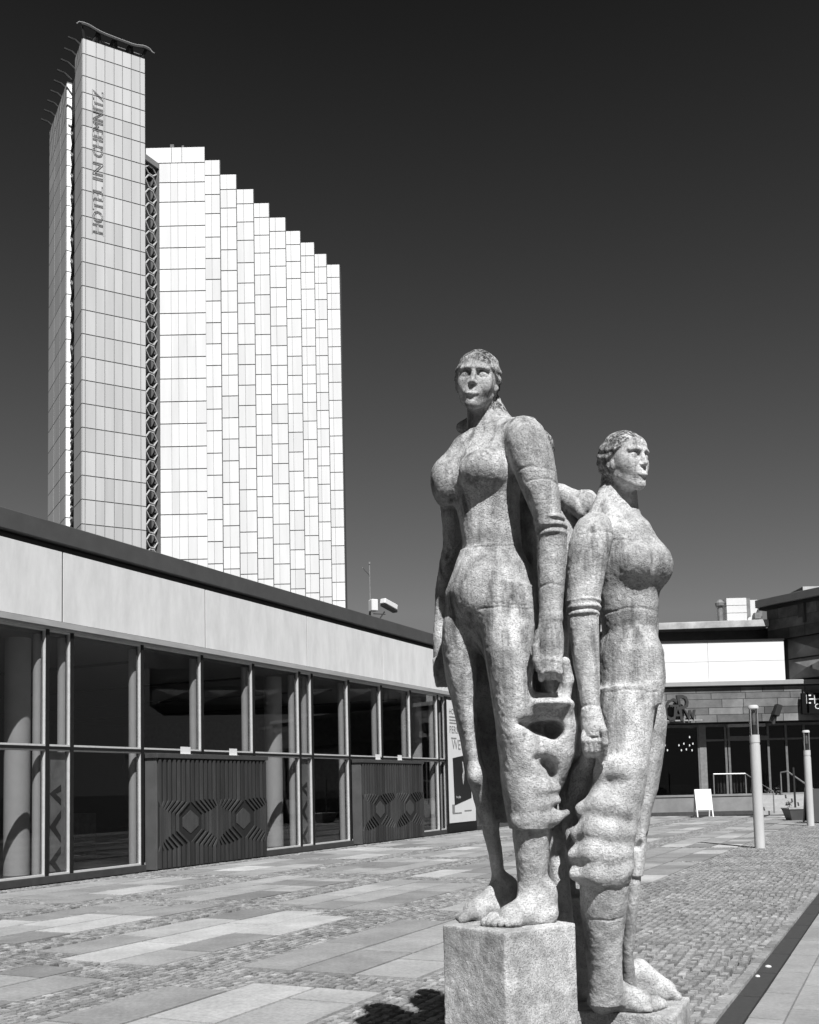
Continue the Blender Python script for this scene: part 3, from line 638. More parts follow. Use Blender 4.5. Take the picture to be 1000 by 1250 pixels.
def woman_three():
    root = thing('stone_statue', 'stone woman standing at the back with only shoulder and skirt showing between the other two', 'statue', (.92, 5.42, 0), 'stone women of the sculpture group')
    fg = Fig((.42, 5.0, 1.0), (1.32, 5.95, 3.60), .0065)
    fg.loft([(596, 640, 690, 5.45, .10), (604, 625, 712, 5.45, .13), (620, 615, 722, 5.45, .15), (650, 622, 720, 5.45, .17), (690, 630, 716, 5.45, .16), (722, 632, 712, 5.45, .15)], .03)
    fg.loft([(718, 630, 714, 5.45, .16), (760, 620, 722, 5.45, .2), (820, 622, 722, 5.45, .21), (900, 630, 722, 5.44, .2), (980, 636, 718, 5.42, .19), (1040, 640, 712, 5.40, .18), (1060, 642, 708, 5.40, .17)], .006)
    fg.loft([(602, 700, 724, 5.42, .07), (612, 697, 733, 5.40, .10), (630, 698, 738, 5.40, .11), (680, 702, 736, 5.40, .09), (740, 706, 734, 5.40, .08), (820, 708, 730, 5.40, .07), (880, 708, 728, 5.40, .06)], .015)
    fg.loft([(602, 612, 640, 5.45, .07), (640, 606, 640, 5.45, .10), (740, 612, 636, 5.45, .08), (880, 614, 634, 5.45, .06)], .015)
    px_chain(fg, [(686, 607, 5.30, 9), (700, 616, 5.28, 9), (712, 626, 5.27, 10)], .02)
    px_ell(fg, 717, 618, 5.28, 13, 17, .07, .006)
    px_chain(fg, [(668, 930, 5.26, 6), (686, 990, 5.22, 8), (680, 1050, 5.22, 8)], .02); px_chain(fg, [(700, 930, 5.26, 6), (704, 1000, 5.24, 7), (698, 1050, 5.24, 7)], .02)
    fg.loft([(1050, 650, 676, 5.36, .09), (1080, 654, 674, 5.36, .07), (1092, 654, 676, 5.36, .07)], .006); fg.loft([(1050, 682, 704, 5.36, .09), (1080, 684, 702, 5.36, .07), (1092, 684, 704, 5.36, .07)], .006)
    fg.cone(np.array(at(655, 570, 5.45)), np.array(at(656, 606, 5.45)), .07, .085, .03)
    head(fg, at(653, 556, 5.46), (-.1, 1, 0), (0, 0, 1), .27, bun=[(-.36, -.25, 0, (.14, .16, .16))])
    skin(fg, 'figure', STONE, root)
    pedestal('plinth', (.64, 5.10), (.97, .24, 0), (-.24, .97, 0), .36, .60, 1.03, root)
    return root
woman_one(); woman_two(); woman_three()

# ================================================================ the long glass building
T0 = -14.4
def glass_building():
    root = thing('glass_building', 'long low glazed building with pale concrete fascia and dark roof edge along the plaza', 'building', W(16, T0, 0))
    conc = mat('fascia_concrete', .82, .85, .05, 3.0, .002, 60, stain=.13, sscale=2.6, tint=True, stretch=(1, 1, .3)); dark = mat('dark_aluminium', .016, .55, .2, 8, spec=.2)
    cop = mat('lead_coping', .085, .6, .10, 3, .001, 30, stain=.12); alu = mat('pale_aluminium', .62, .4, .1, 10); white = mat('white_column_paint', .74, .6, .05, 4)
    S0, S1 = 2.0, 36.0
    bk = -32.0
    joints = [16.16*.8916+4.386*k for k in range(-3, 6)]
    ed = [S0]+[j for j in joints if S0 < j < S1]+[S1]
    for a, b in zip(ed[:-1], ed[1:]):
        MB().box(W, a+.024, b-.024, T0+.076, T0+.10, 4.86, 6.20, rng.uniform(.96, 1.03)).obj('fascia_panel', conc, root)
    MB().box(W, S0, S1, T0-.35, T0+.075, 4.87, 6.29).obj('fascia_backing', mat('black_gap', .015, .9), root)
    g = MB(); g.box(W, S0-.05, S1+.05, T0-.45, T0+.16, 6.34, 6.72); g.obj('roof_coping', cop, root, bevel=.015)
    MB().box(W, S0, S1, T0-.36, T0+.02, 6.30, 6.345).obj('shadow_gap', mat('black_gap', .015, .9), root)
    MB().box(W, S0, S1, bk, T0-.46, 6.30, 6.5).obj('roof', mat('roof_felt', .2, .9, .2, 2), root)
    MB().box(W, S0, S1, T0-.20, T0+.13, 4.735, 4.845).box(W, S0, S1, T0-.20, T0+.09, 4.69, 4.733).obj('sill_band', mat('band_metal', .42, .45, .15, 1.2, stretch=(1, 1, 6)), root, bevel=.004)
    MB().box(W, S0, S1, T0-.25, T0+.06, -.03, .11).obj('plinth', mat('dark_plinth', .05, .8), root, bevel=.006)
    # interior
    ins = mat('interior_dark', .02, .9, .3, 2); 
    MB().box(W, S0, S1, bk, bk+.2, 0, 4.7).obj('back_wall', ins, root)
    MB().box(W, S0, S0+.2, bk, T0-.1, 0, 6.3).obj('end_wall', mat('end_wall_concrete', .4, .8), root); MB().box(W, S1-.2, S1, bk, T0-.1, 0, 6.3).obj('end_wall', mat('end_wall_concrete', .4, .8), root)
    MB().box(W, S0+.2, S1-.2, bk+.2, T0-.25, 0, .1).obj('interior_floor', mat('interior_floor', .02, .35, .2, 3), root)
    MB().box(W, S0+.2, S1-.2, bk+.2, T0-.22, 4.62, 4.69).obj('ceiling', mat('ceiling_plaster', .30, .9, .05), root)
    c = MB()
    for s in np.arange(5, 35, 4.386): c.box(W, s, s+.12, bk+.3, T0-1.4, 4.58, 4.618)
    c.obj('ceiling_slot', mat('black_gap', .015), root)
    # posts, rails and panes
    posts = []
    for k in range(-1, 3):
        c0 = 14.41+8.772*k
        posts += [c0-.31, c0+.31, c0+2.31, c0+4.33, c0+6.35]
    posts = sorted(p for p in posts if 3 < p < 32.4)
    gl = glass_mat('clear_glazing', .80, 0, .85)
    BOX = ((16.80, 20.80), (25.60, 29.66))
    inbox = lambda a, b: any(p0-.1 < (a+b)/2 < p1+.1 for p0, p1 in BOX)
    for p in posts:
        m = MB().box(W, p-.035, p+.035, T0-.10, T0+.05, .11, 4.69); m.obj('mullion', dark, root)
        MB().tube([W(p+.03, T0-.25, .1), W(p+.03, T0-.25, 4.62)], .085, 24).obj('post', white, root, True)
    pe = [S0+.2]+posts+[32.35]
    for a, b in zip(pe[:-1], pe[1:]):
        a2, b2 = a+.037, b-.037
        if b2-a2 < .1: continue
        MB().box(W, a2, b2, T0-.08, T0+.045, 2.445, 2.50).obj('transom', dark, root)
        for z0, z1 in ((.112, 2.443), (2.502, 4.688)):
            fo = MB().box(W, a2, b2, T0-.07, T0+.025, z0, z0+.035).box(W, a2, b2, T0-.07, T0+.025, z1-.03, z1).box(W, a2, a2+.022, T0-.07, T0+.022, z0+.0351, z1-.0301).box(W, b2-.006, b2, T0-.07, T0+.022, z0+.0351, z1-.0301).obj('window_frame', alu, root)
            MB().box(W, a2+.023, b2-.007, T0-.045, T0-.035, z0+.036, z1-.031).obj('pane', gl, fo)
    for k in (-1, 0, 1, 2):
        s = 14.46+8.772*k
        if not 3 < s < 32.5: continue
        MB().tube([W(s-.15, T0-.95, .1), W(s-.15, T0-.95, 4.62)], .24, 36).obj('column', white, root, True)
    # grey films with arrows in the lower narrow lights
    for k in (0, 1):
        c0 = 14.41+8.772*k; film = MB().box(W, c0-.24, c0+.23, T0-.060, T0-.052, .17, 2.40).obj('window_film', mat('grey_film', .30, .6, .3, 3), root)
        a = MB()
        for zc, h, up in ((1.0, .30, -1), (1.62, .17, 1), (.35, .28, -1)):
            q = lambda s, z: W(c0+s, T0-.050, z)
            a.poly([q(-.17, zc), q(.12, zc+h), q(.12, zc+h-.13), q(-.02, zc-.0), q(.12, zc-h*.6), q(.12, zc-h*.6-.12)][::1], WN*.006)
        a.obj('arrow_mark', mat('arrow_black', .02), film)
    # furniture silhouettes inside: low screens and a counter
    inn = MB()
    for s in (11.2, 12.6, 13.1, 17.5, 22.3, 24.6): inn.box(W, s, s+.9, T0-3.2, T0-2.8, .1, 1.15)
    inn.obj('counter', mat('interior_counter', .12, .6, .5, 5), root)
    # end bay behind the banner
    MB().box(W, 32.45, S1-.01, T0-.2, T0+.02, .11, 4.69).obj('end_bay', mat('grey_end_panel', .09, .5, .2, 2), root)
glass_building()

def wooden_booth(s0, s1, label):
    root = thing('wooden_booth', label, 'entrance screen', W((s0+s1)/2, T0+.2, 0), 'timber clad booths in front of the glazing')
    wood = mat('grey_oiled_wood', .036, .7, .45, 5, .003, 30, stretch=(1, 1, .12), tint=True); back = mat('wood_backing', .006, .8, .3, 8)
    side = mat('grey_side_panel', .10, .6, .15, 2, stain=.2); lid = mat('booth_lid', .06, .5, .2, 6)
    tf = T0+.37; hgt = 2.31
    MB().box(W, s0, s0+.05, T0+.03, tf-.04, .0, hgt).obj('side_panel', side, root, bevel=.004); MB().box(W, s1-.05, s1, T0+.03, tf-.04, .0, hgt).obj('side_panel', side, root, bevel=.004)
    MB().box(W, s0-.04, s1+.04, T0+.06, tf+.02, hgt+.002, hgt+.10).obj('lid', lid, root, bevel=.006)
    MB().box(W, s0+.052, s1-.052, tf-.14, tf-.028, .0, hgt-.001).obj('backing', back, root)
    n = 26; wd = (s1-s0)/n; g = MB(); per = (s1-s0)/2.05; c1 = s0+per*.56
    for i in range(n):
        x = s0+(i+.5)*wd; r = ((x-c1+per/2) % per)-per/2; q = abs(r)/(per/2); sg = 1 if r > 0 else -1
        j = sg*.36*(1-q*q); zu = 1.10+.20*q; zl = .80-.32*q; dz = .10+.16*(1-q*q)
        tn = rng.uniform(.6, 1.5); w2 = wd*.25; w3 = w2*(.9-.3*q); proud = rng.choice([.0, .003, .006])
        pts = [(x, .02), (x, zl-dz), (x+j, zl), (x+j, zu), (x, zu+dz), (x, hgt-.03)]
        for (xa, za), (xb, zb) in zip(pts[:-1], pts[1:]):
            wa = w3 if xa != x else w2; wb = w3 if xb != x else w2
            if abs(za-zb) < .01: continue
            xa_, xb_ = [min(max(v, s0+.03), s1-.03) for v in (xa, xb)]
            g.hexa([W(xa_-wa, tf-.027, za), W(xa_+wa, tf-.027, za), W(xa_+wa, tf+proud, za), W(xa_-wa, tf+proud, za), W(xb_-wb, tf-.027, zb), W(xb_+wb, tf-.027, zb), W(xb_+wb, tf+proud, zb), W(xb_-wb, tf+proud, zb)], tn)
    g.obj('slat_front', wood, root)
    for cx_ in (c1-per, c1, c1+per):
        if s0+.3 < cx_ < s1-.3: MB().poly([W(cx_+dx, tf-.0275, zz) for dx, zz in ((-.27, 1.04), (0, 1.2), (.27, 1.04), (.27, .86), (0, .70), (-.27, .86))], WN*.012).obj('hexagon_plate', mat('hexagon_wood', .055, .7, .4, 6, stretch=(1, 1, .2)), root)
    return root
wooden_booth(16.80, 20.80, 'nearer dark timber booth with hexagon slat relief in front of the glazing')
wooden_booth(25.60, 29.66, 'farther dark timber booth with hexagon slat relief in front of the glazing')
for (s, wd_, lb) in ((17.75, .34, 'leftmost white notice sheet standing on the nearer timber booth'), (19.52, .30, 'second white notice sheet from the left, on the nearer timber booth'),
                 (26.75, .30, 'third white notice sheet from the left, on the farther timber booth'), (28.2, .28, 'rightmost white notice sheet standing on the farther timber booth')):
    fr = lambda a, b, z, s=s: W(s+a, T0+.20+b, 2.415+z)
    g = MB(); g.box(fr, 0, wd_, 0, .006, 0, .16); g.box(fr, 0, wd_, .006, .06, 0, .005)
    o = g.obj('notice_sheet', mat('white_paper', .8, .7, .04), None); tag(o, lb, 'notice', 'white notices on the booths')

def banner():
    root = thing('banner_board', 'tall white exhibition banner with a black picture behind the tall statue', 'banner', W(33.4, T0+.1, 0))
    a, b = 32.15, 34.55; t = T0+.10
    wh = mat('banner_white', .8, .6, .03, 3); bl = mat('banner_black', .012, .5, .2, 4); gr = mat('banner_grey', .25, .6)
    MB().box(W, a, b, t, t+.03, .32, 4.56).obj('board', wh, root)
    MB().box(W, a-.03, b+.03, t-.05, t+.05, .0, .28).box(W, a-.05, a-.004, t-.02, t+.045, .29, 4.6).box(W, b+.004, b+.05, t-.02, t+.045, .29, 4.6).obj('support', mat('dark_aluminium', .05), root)
    q = lambda s, z, d=.032: W(a+s, t+d, z)
    pic = MB().poly([q(.42, 2.55), q(1.98, 2.72), q(2.02, 1.15), q(.50, .92)][::-1], WN*.006).obj('picture', bl, root)
    MB().poly([q(1.22, 2.45, .04), q(1.32, 2.42, .04), q(1.42, 2.1, .04), q(1.36, 1.8, .04), q(1.28, 1.62, .04), q(1.2, 1.9, .04), q(1.3, 2.1, .04)], WN*.003).obj('pale_figure', mat('pale_print', .45, .7, .6, 12), pic)
    up = (0, 0, 1)
    for (tx, sz, s, z) in (('HOME', .28, .2, 4.08), ('PERSP', .36, .2, 3.42), ('WE ARE', .50, .38, 2.86)):
        text_obj('lettering', tx, sz, W(a+s, t+.034, z), WD, up, .006, gr, root)
    text_obj('lettering', 'the play', .13, W(a+.62, t+.042, 1.16), WD, (0, 0, 1), .004, mat('pale_print', .45), pic)
    ln = MB()
    for (s0, s1, z) in ((.22, 1.0, 3.96), (.22, 1.0, 3.85), (.22, .9, 3.75), (.34, .8, 3.22), (.3, 1.1, .62), (1.35, 2.0, .68)): ln.box(W, a+s0, a+s1, t+.031, t+.035, z, z+.045)
    ln.obj('print_line', gr, root)
    MB().box(W, a+.28, a+.5, t+.031, t+.035, .66, .95).obj('logo_mark', gr, root)
banner()

def roof_camera():
    s, t = 27.45, T0-.25; root = thing('security_camera', 'pair of white surveillance cameras on a thin roof mast above the fascia', 'camera', W(s, t, 6.72))
    wh = mat('camera_white', .8, .5, .03); bl = mat('camera_black', .02, .5); mt = mat('mast_grey', .25, .5)
    MB().tube([W(s, t, 6.7), W(s, t, 8.45)], .018, 8).tube([W(s, t, 8.45), W(s, t, 8.52)], .035, 8).obj('mast', mt, root)
    MB().tube([W(s, t, 8.05), W(s-.05, t, 8.12), W(s-.62, t+.1, 8.22)], .014, 6).obj('aerial_arm', mt, root)
    MB().tube([W(s-.12, t+.02, 6.72), W(s-.2, t+.1, 6.95)], .03, 8).tube([W(s, t+.05, 6.8), W(s+.35, t+.1, 6.75), W(s+.65, t+.15, 7.05)], .025, 8).tube([W(s+.1, t+.05, 6.92), W(s+.8, t+.1, 7.0)], .012, 8).obj('bracket', bl, root)
    a = frame(W(s-.08, t+.15, 7.12), WD*.8+WN*.6, WN*.8-WD*.6); MB().box(a, -.11, .11, -.13, .13, -.16, .2).obj('housing', wh, root, bevel=.02)
    MB().box(a, .111, .13, -.1, .1, -.13, .17).obj('lens', bl, root)
    ax = (WD*.93+WN*.2+Vector((0, 0, -.22))).normalized(); ay = Vector((-ax.y, ax.x, 0)).normalized(); az = ax.cross(ay); o = W(s+.95, t+.15, 7.28)
    fr = lambda x, y, z: o+ax*x+ay*y+az*z
    MB().box(fr, -.32, .32, -.11, .11, -.03, .14).obj('housing', wh, root, bevel=.02); MB().box(fr, -.29, .35, -.09, .09, -.10, -.032).obj('lens', bl, root)
roof_camera()

# ================================================================ the high-rise hotel
def panels(g, fr, width, zrows, vs, tint=1.0, gap=.14, vgap=.08, proud=.06, b=0.0):
    vs = [0]+list(vs)+[width]
    for z0, z1 in zip(zrows[:-1], zrows[1:]):
        rowt = rng.normal(1, .02)
        for a0, a1 in zip(vs[:-1], vs[1:]):
            if a1-a0 < .12: continue
            g.box(fr, a0+vgap/2, a1-vgap/2, b-proud, b, z0+gap/2, z1-gap/2, tint*rowt*rng.normal(1, .042))
def hex_screen(fr, w_, z0, z1, m, root, cell=1.55, bar=.13):
    g = MB(); z = z0; nx = 1
    while z < z1-cell*.4:
        h = min(cell, z1-z); a = (w_*.06, w_*.33, w_*.67, w_*.94)
        pts = [(a[0], z+h/2), (a[1], z+h*.93), (a[2], z+h*.93), (a[3], z+h/2), (a[2], z+h*.07), (a[1], z+h*.07)]
        for i in range(6):
            p, q = pts[i], pts[(i+1) % 6]; g.tube([fr(p[0], 0, p[1]), fr(q[0], 0, q[1])], bar, 6)
        z += cell
    return g.obj('hexagon_screen', m, root)
def hotel():
    root = thing('hotel_tower', 'tall white panelled high-rise hotel with stepped wing and vertical roof letters', 'hotel', (-36, 138, 0))
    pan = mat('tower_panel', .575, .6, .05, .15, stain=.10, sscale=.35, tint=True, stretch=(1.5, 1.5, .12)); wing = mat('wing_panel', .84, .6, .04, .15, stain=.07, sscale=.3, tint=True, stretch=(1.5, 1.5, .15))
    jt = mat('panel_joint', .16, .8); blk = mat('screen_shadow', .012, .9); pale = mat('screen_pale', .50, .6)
    C = Vector((-41.48, 129.0, 0)); a = dvec(60); b = dvec(-30)      # a: along the front, b: along the left side
    top = 101.72; wf = 8.32
    rows = [99.75, 96.65, 94.34, 92.03, 89.73, 86.67, 83.87, 80.83, 77.29, 74.27, 71.01, 67.77, 64.53, 61.3, 58.2, 55.1, 51.98, 48.81, 45.64, 42.49, 39.34, 36.12]
    while rows[-1] > 3: rows.append(rows[-1]-3.1)
    zr = [top+.2]+rows+[0.0]; zr = zr[::-1]
    fr = frame(C, a, b)
    MB().box(fr, 0, wf, 0, 4.45, 0, top).box(fr, .7, wf, 4.45, 24, 0, top-.02).obj('shaft_core', jt, root)
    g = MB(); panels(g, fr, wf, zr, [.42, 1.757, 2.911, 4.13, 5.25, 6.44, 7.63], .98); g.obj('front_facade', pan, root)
    fl = frame(C, b, -a)
    fl2 = lambda x, y, z: C+b*x+a*(-y)*1.0+Vector((0, 0, z))
    def left(x0, x1, vs, tint=1.0):
        g = MB(); fq = lambda x, y, z: C+b*(x0+x)+a*y+Vector((0, 0, z)); panels(g, fq, x1-x0, zr, vs, tint); return g
    left(0, 4.45, [], .9).obj('side_facade', pan, root)
    # second slab on the left flank, its end panels tinted brighter to paint in sunlight
    e0 = 9.9; MB().box(fr, 0, .7, e0, 22.3, 0, top+.4).obj('flank_core', jt, root)
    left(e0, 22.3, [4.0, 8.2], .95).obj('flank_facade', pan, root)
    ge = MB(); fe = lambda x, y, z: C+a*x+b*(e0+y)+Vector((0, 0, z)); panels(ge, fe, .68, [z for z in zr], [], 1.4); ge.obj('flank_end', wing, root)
    ff = lambda x, y, z: C+b*(4.55+x)+a*.55+Vector((0, 0, z))
    hex_screen(ff, 5.3, 62, 97, mat('screen_grey', .16, .7), root, 3.1, .16)
    hex_screen(ff, 5.3, 3, 62, mat('screen_mid', .26, .6), root, 1.55, .12)
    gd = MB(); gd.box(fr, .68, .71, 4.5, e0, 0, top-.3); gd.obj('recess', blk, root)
    # roof crown
    cr = mat('crown_dark', .02, .7); li = mat('crown_light', .32, .5)
    for i in range(8):
        x = .3+i*1.08; MB().tube([fr(x, .25, top), fr(x+(.55 if i % 2 else -.45), -.3, top+1.55-.02*i)], .20, 6).obj('crown_strut', cr, root)
    for i in range(9):
        y = 1.5+i*2.4; MB().tube([fr(.4, y, top), fr(-.5, y+.3, top+.9), fr(-1.5, y+.4, top+1.1)], .13, 6).obj('crown_fin', cr, root)
    MB().tube([fr(.3, .2, top+.75), fr(wf, .2, top+.75)], .06, 6).obj('crown_rail', li, root)
    pts = [fr(-.9+i*.315, -.55, top+1.62+.42*math.exp(-((i-4)/4.5)**2)+.35*math.exp(-((i-29)/3.2)**2)-.012*i-(.3 if i < 1 else 0)-(.25 if i > 31 else 0)) for i in range(34)]
    MB().tube(pts, .09, 8).obj('crown_band', li, root); MB().tube([p-Vector((0, 0, .28)) for p in pts[2:-2]], .14, 8).obj('crown_band', cr, root)
    # vertical lettering on the front
    for wd_t, z_, w_ in (('HOTEL', -26.5, 6.5), ('IN', -19.2, 2.4), ('CHEMNITZ', -15.9, 9.2)): text_obj('roof_lettering', wd_t, 1.9, fr(2.62, -.13, top+z_), (0, 0, 1), -a, .06, mat('letter_dark', .30, .6), root, width=w_, outline=.016)
    for x_ in (2.66, 1.22): MB().box(fr, x_, x_+.05, -.13, -.07, top-26.6, top-6.6).obj('letter_rail', mat('rail_grey', .3), root)
    # dark link with honeycomb screen between tower and wing
    R_ = C+a*wf; fs = frame(R_, dvec(30), dvec(120)); ls = 2.62
    MB().box(fs, 0, ls+.1, -1.4, -1.0, 0, 88.2).obj('link_wall', blk, root)
    MB().box(fs, .02, ls, -1.5, .05, 87.5, 88.3).obj('link_lintel', mat('link_grey', .22, .7), root)
    hs = frame(R_+dvec(30)*.0, dvec(30), dvec(120)); hex_screen(lambda x, y, z: hs(x+.1, -.25, z), ls-.2, 2, 87.3, pale, root, 2.0, .10)
    # stepped wing
    H = 90.6
    fx = [(-34.77, -26.6, 135.42), (-27.21, -25.01, 138.47), (-25.65, -23.28, 141.94), (-23.92, -21.36, 145.68), (-21.93, -19.56, 149.4), (-20.12, -17.56, 153.41), (-18.05, -15.69, 157.39), (-16.07, -13.8, 160.94), (-14.14, -12.09, 164.63), (-12.39, -10.15, 168.21)]
    wr = [88.3, 85.49, 82.67, 79.23, 76.12, 73.07, 69.93, 66.8, 63.75, 60.65, 57.6, 54.41, 51.33, 48.16, 45.05, 41.9, 38.81, 35.74]
    while wr[-1] > 3: wr.append(wr[-1]-3.1)
    wz = ([H]+wr+[0.0])[::-1]
    foot_ = []
    for i, (x0, x1, y) in enumerate(fx): foot_ += [(x0 if i == 0 else fx[i-1][1]-(y-fx[i-1][2])*.577, y), (x1, y)]
    off = dvec(-60)*14
    foot_ += [(-10.15, 172.0), (-10.15+off.x, 172.0+off.y), (-34.77+off.x, 139.0+off.y)]
    MB().prism(foot_, 0, H-.05).obj('wing_core', mat('wing_joint_and_shade', .10, .8), root)
    for i, (x0, x1, y) in enumerate(fx):
        xa = x0 if i == 0 else fx[i-1][1]-(y-fx[i-1][2])*.577
        g = MB(); f_ = frame((xa, y, 0), (1, 0, 0), (0, 1, 0)); wd = x1-xa
        if i == 0:
            panels(g, f_, wd, [88.3, H], [3.6, 5.0], 1.0); f1 = frame((-32.9, y, 0), (1, 0, 0), (0, 1, 0)); wd2 = x1+32.9
            panels(g, f1, wd2, wz[:-1], [1.55, 2.55, 3.7, 4.9], 1.0, vgap=.04)
        else: panels(g, f_, wd-.10, [z+(i*.9) % 1.5*.0 for z in wz], [wd*.62], 1.0, vgap=.04)  # strip of dark core left bare at the right edge paints the facet's shadow line
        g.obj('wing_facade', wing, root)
    MB().box(XY, -31.4, -30.9, 135.5, 136, H, H+.5).box(XY, -29.8, -29.5, 135.5, 136, H, H+.3).obj('roof_vent', jt, root)
hotel()

# ================================================================ the restaurant pavilion across the plaza
def pavilion():
    root = thing('pavilion', 'flat-roofed pavilion with blank white upper storey, stone band and dark shopfront', 'building', (14, 48, 0))
    stone = mat('stone_cladding', .17, .7, .35, 1.3, .004, 20, stain=.3, sscale=.7, tint=True); dark = mat('shop_dark', .01, .4); wh = mat('white_render', .86, .8, .02, 1)
    corn = mat('cornice_grey', .36, .6, .08, 2); gf = mat('shop_frame', .16, .5); lt = mat('roof_fascia', .55, .8, .25, 2, stain=.3)
    X0, X1 = 3.0, 34.0
    z = lambda y, x=880, Y=48.: at(x, y, Y).z
    # terrace
    MB().box(XY, X0, 15.6, 47.0, 49.6, -.03, .84).box(XY, X0, 15.62, 46.96, 47.4, .842, .93).obj('terrace', mat('terrace_concrete', .27, .85, .12, 1.5, .003, 30, stain=.2), root)
    MB().box(XY, X0, 15.6, 46.985, 47.0, -.02, .16).obj('terrace_base', mat('terrace_dark', .06, .9), root)
    MB().box(XY, 15.6, X1, 48.0, 49.6, -.03, .91).obj('landing', mat('terrace_concrete', .27), root)
    st = MB()
    for i in range(5): st.box(XY, 15.6, 22.0, 46.3+.34*i, 47.998, -.02+.17*i if i else -.03, .17*(i+1)-.02)
    st.obj('steps', mat('step_stone', .42, .8, .15, 3), root)
    # stone band made of real slabs
    zb, zt = z(882), z(839.5); g = MB(); zz = zb
    r = 0; hts = [(zt-zb)*f for f in (.22, .2, .24, .18, .16)]
    for h in hts:
        x = X0-rng.uniform(0, 1)
        while x < X1:
            L = rng.choice([1.0, 1.6, 2.1]); g.box(XY, x+.012, x+L-.012, 47.75, 48.0, zz+.01, zz+h-.01, float(np.clip(rng.normal(1, .22), .55, 2.0))); x += L
        zz += h
    g.obj('stone_band', stone, root); MB().box(XY, X0, X1, 47.8, 49.5, zb+.01, zt).obj('band_core', mat('band_gap', .06), root)
    MB().box(XY, X0, X1, 47.55, 49.5, zt+.05, z(832.5)).obj('cornice', corn, root, bevel=.02)
    MB().box(XY, X0, X1, 47.76, 49.4, zt+.002, zt+.048).obj('shadow_gap', mat('black_gap', .015), root)
    # white storey
    xe = at(957, 800, 48).x; z0, z1 = z(832)+.004, z(783.5)
    g = MB(); mid = (z0+z1)/2
    for a, b in ((X0, 9.5), (9.52, 14.1), (14.12, xe)):
        g.box(XY, a, b, 47.95, 54, z0, mid-.008); g.box(XY, a, b, 47.95, 54, mid+.008, z1)
    g.obj('white_storey', wh, root); MB().box(XY, X0, xe-.01, 47.97, 53.9, z0, z1-.01).obj('white_core', mat('white_gap', .5), root)
    MB().box(XY, X0, xe+.02, 47.9, 54, z1+.002, z1+.08).obj('white_coping', mat('dark_aluminium', .05), root)
    # set-back attic and roof slab
    MB().box(XY, X0, 18.3, 50.0, 54, z1+.085, z(768, 880, 50)).obj('attic', mat('attic_grey', .10, .7, .2, 1.0, stain=.3, tint=True), root)
    zl = z(770, 800, 50); q = at(938, 757, 48.9)
    fr = frame((X0, 50.0, 0), Vector((q.x-X0, 48.9-50.0, 0)).normalized(), (0.08, 1, 0)); L = (Vector((q.x, 48.9, 0))-Vector((X0, 50.0, 0))).length
    MB().box(fr, 0, L, -.1, 5, z(768, 880, 49.4), z(759.5, 880, 49.4)).obj('roof_fascia', lt, root, bevel=.02)
    # shopfront
    y0 = 48.75; MB().box(XY, X0, X1, 53.5, 53.8, .9, zb).box(XY, X0, X1, 48.8, 53.4, zb-.15, zb-.02).obj('shop_interior', dark, root); MB().box(XY, X0, X1, 49.6, 53.5, .7, .9).obj('shop_floor', mat('shop_floor', .03), root)
    gl = glass_mat('shop_glass', .6, 0, .7)
    xs = [X0]+[at(p, 920, y0).x for p in (853, 861, 886, 890, 918, 938, 960, 982)]+[24.5, 27.5, 31, X1]
    fm = MB(); zt2 = z(904)
    for x in xs: fm.box(XY, x-.05, x+.05, y0-.08, y0+.08, .91, zb-.03)
    fm.box(XY, X0, X1, y0-.06, y0+.06, zb-.16, zb-.03); fm.box(XY, xs[2]+.05, X1, y0-.05, y0+.05, zt2, zt2+.09); fm.box(XY, xs[4], xs[6], y0-.09, y0-.085+.02, zt2+.0, zt2+.22)
    fm.obj('shop_frame', gf, root)
    MB().box(XY, at(853, 900, y0).x, at(861, 900, y0).x, y0-.1, y0+.1, .92, zb-.04).obj('pier', mat('pier_grey', .22, .6), root)
    for a, b in zip(xs[:-1], xs[1:]):
        if b-a > .2: MB().box(XY, a+.05, b-.05, y0-.01, y0+.01, .92, zb-.17).obj('shop_window', gl, root)
    MB().box(XY, at(886, 880, y0).x, at(931, 880, y0).x, y0-.35, y0-.1, zb-.2, zb-.06).obj('door_canopy', mat('canopy_light', .5, .5), root)
    dl = MB()
    for (px, py) in ((812, 911), (815, 917), (829, 911), (832, 917), (835, 909), (838, 916), (842, 911), (845, 917), (846, 909), (842, 901)):
        p = at(px, py, 51); dl.tube([p, p+Vector((0, 0, .05)), p+Vector((0, 0, .1))], [.02, .032, .02], 8)
    e = bpy.data.materials.new('lamp_glow'); e.use_nodes = True; e.node_tree.nodes['Principled BSDF'].inputs['Emission Color'].default_value = (1, 1, 1, 1); e.node_tree.nodes['Principled BSDF'].inputs['Emission Strength'].default_value = 1.6
    dl.obj('pendant_lamp', e, root)
    cups = MB()
    for i in range(9):
        p = at(806+i*1.0, 968, 50); 
    # curtains / counter seen dimly inside
    c = MB()
    for i in range(12): x = at(875, 950, 50).x+i*.16; c.box(XY, x, x+.08, 50, 50.1, .95, 1.75)
    c.obj('counter_panel', mat('counter_dim', .22, .7), root)
pavilion()

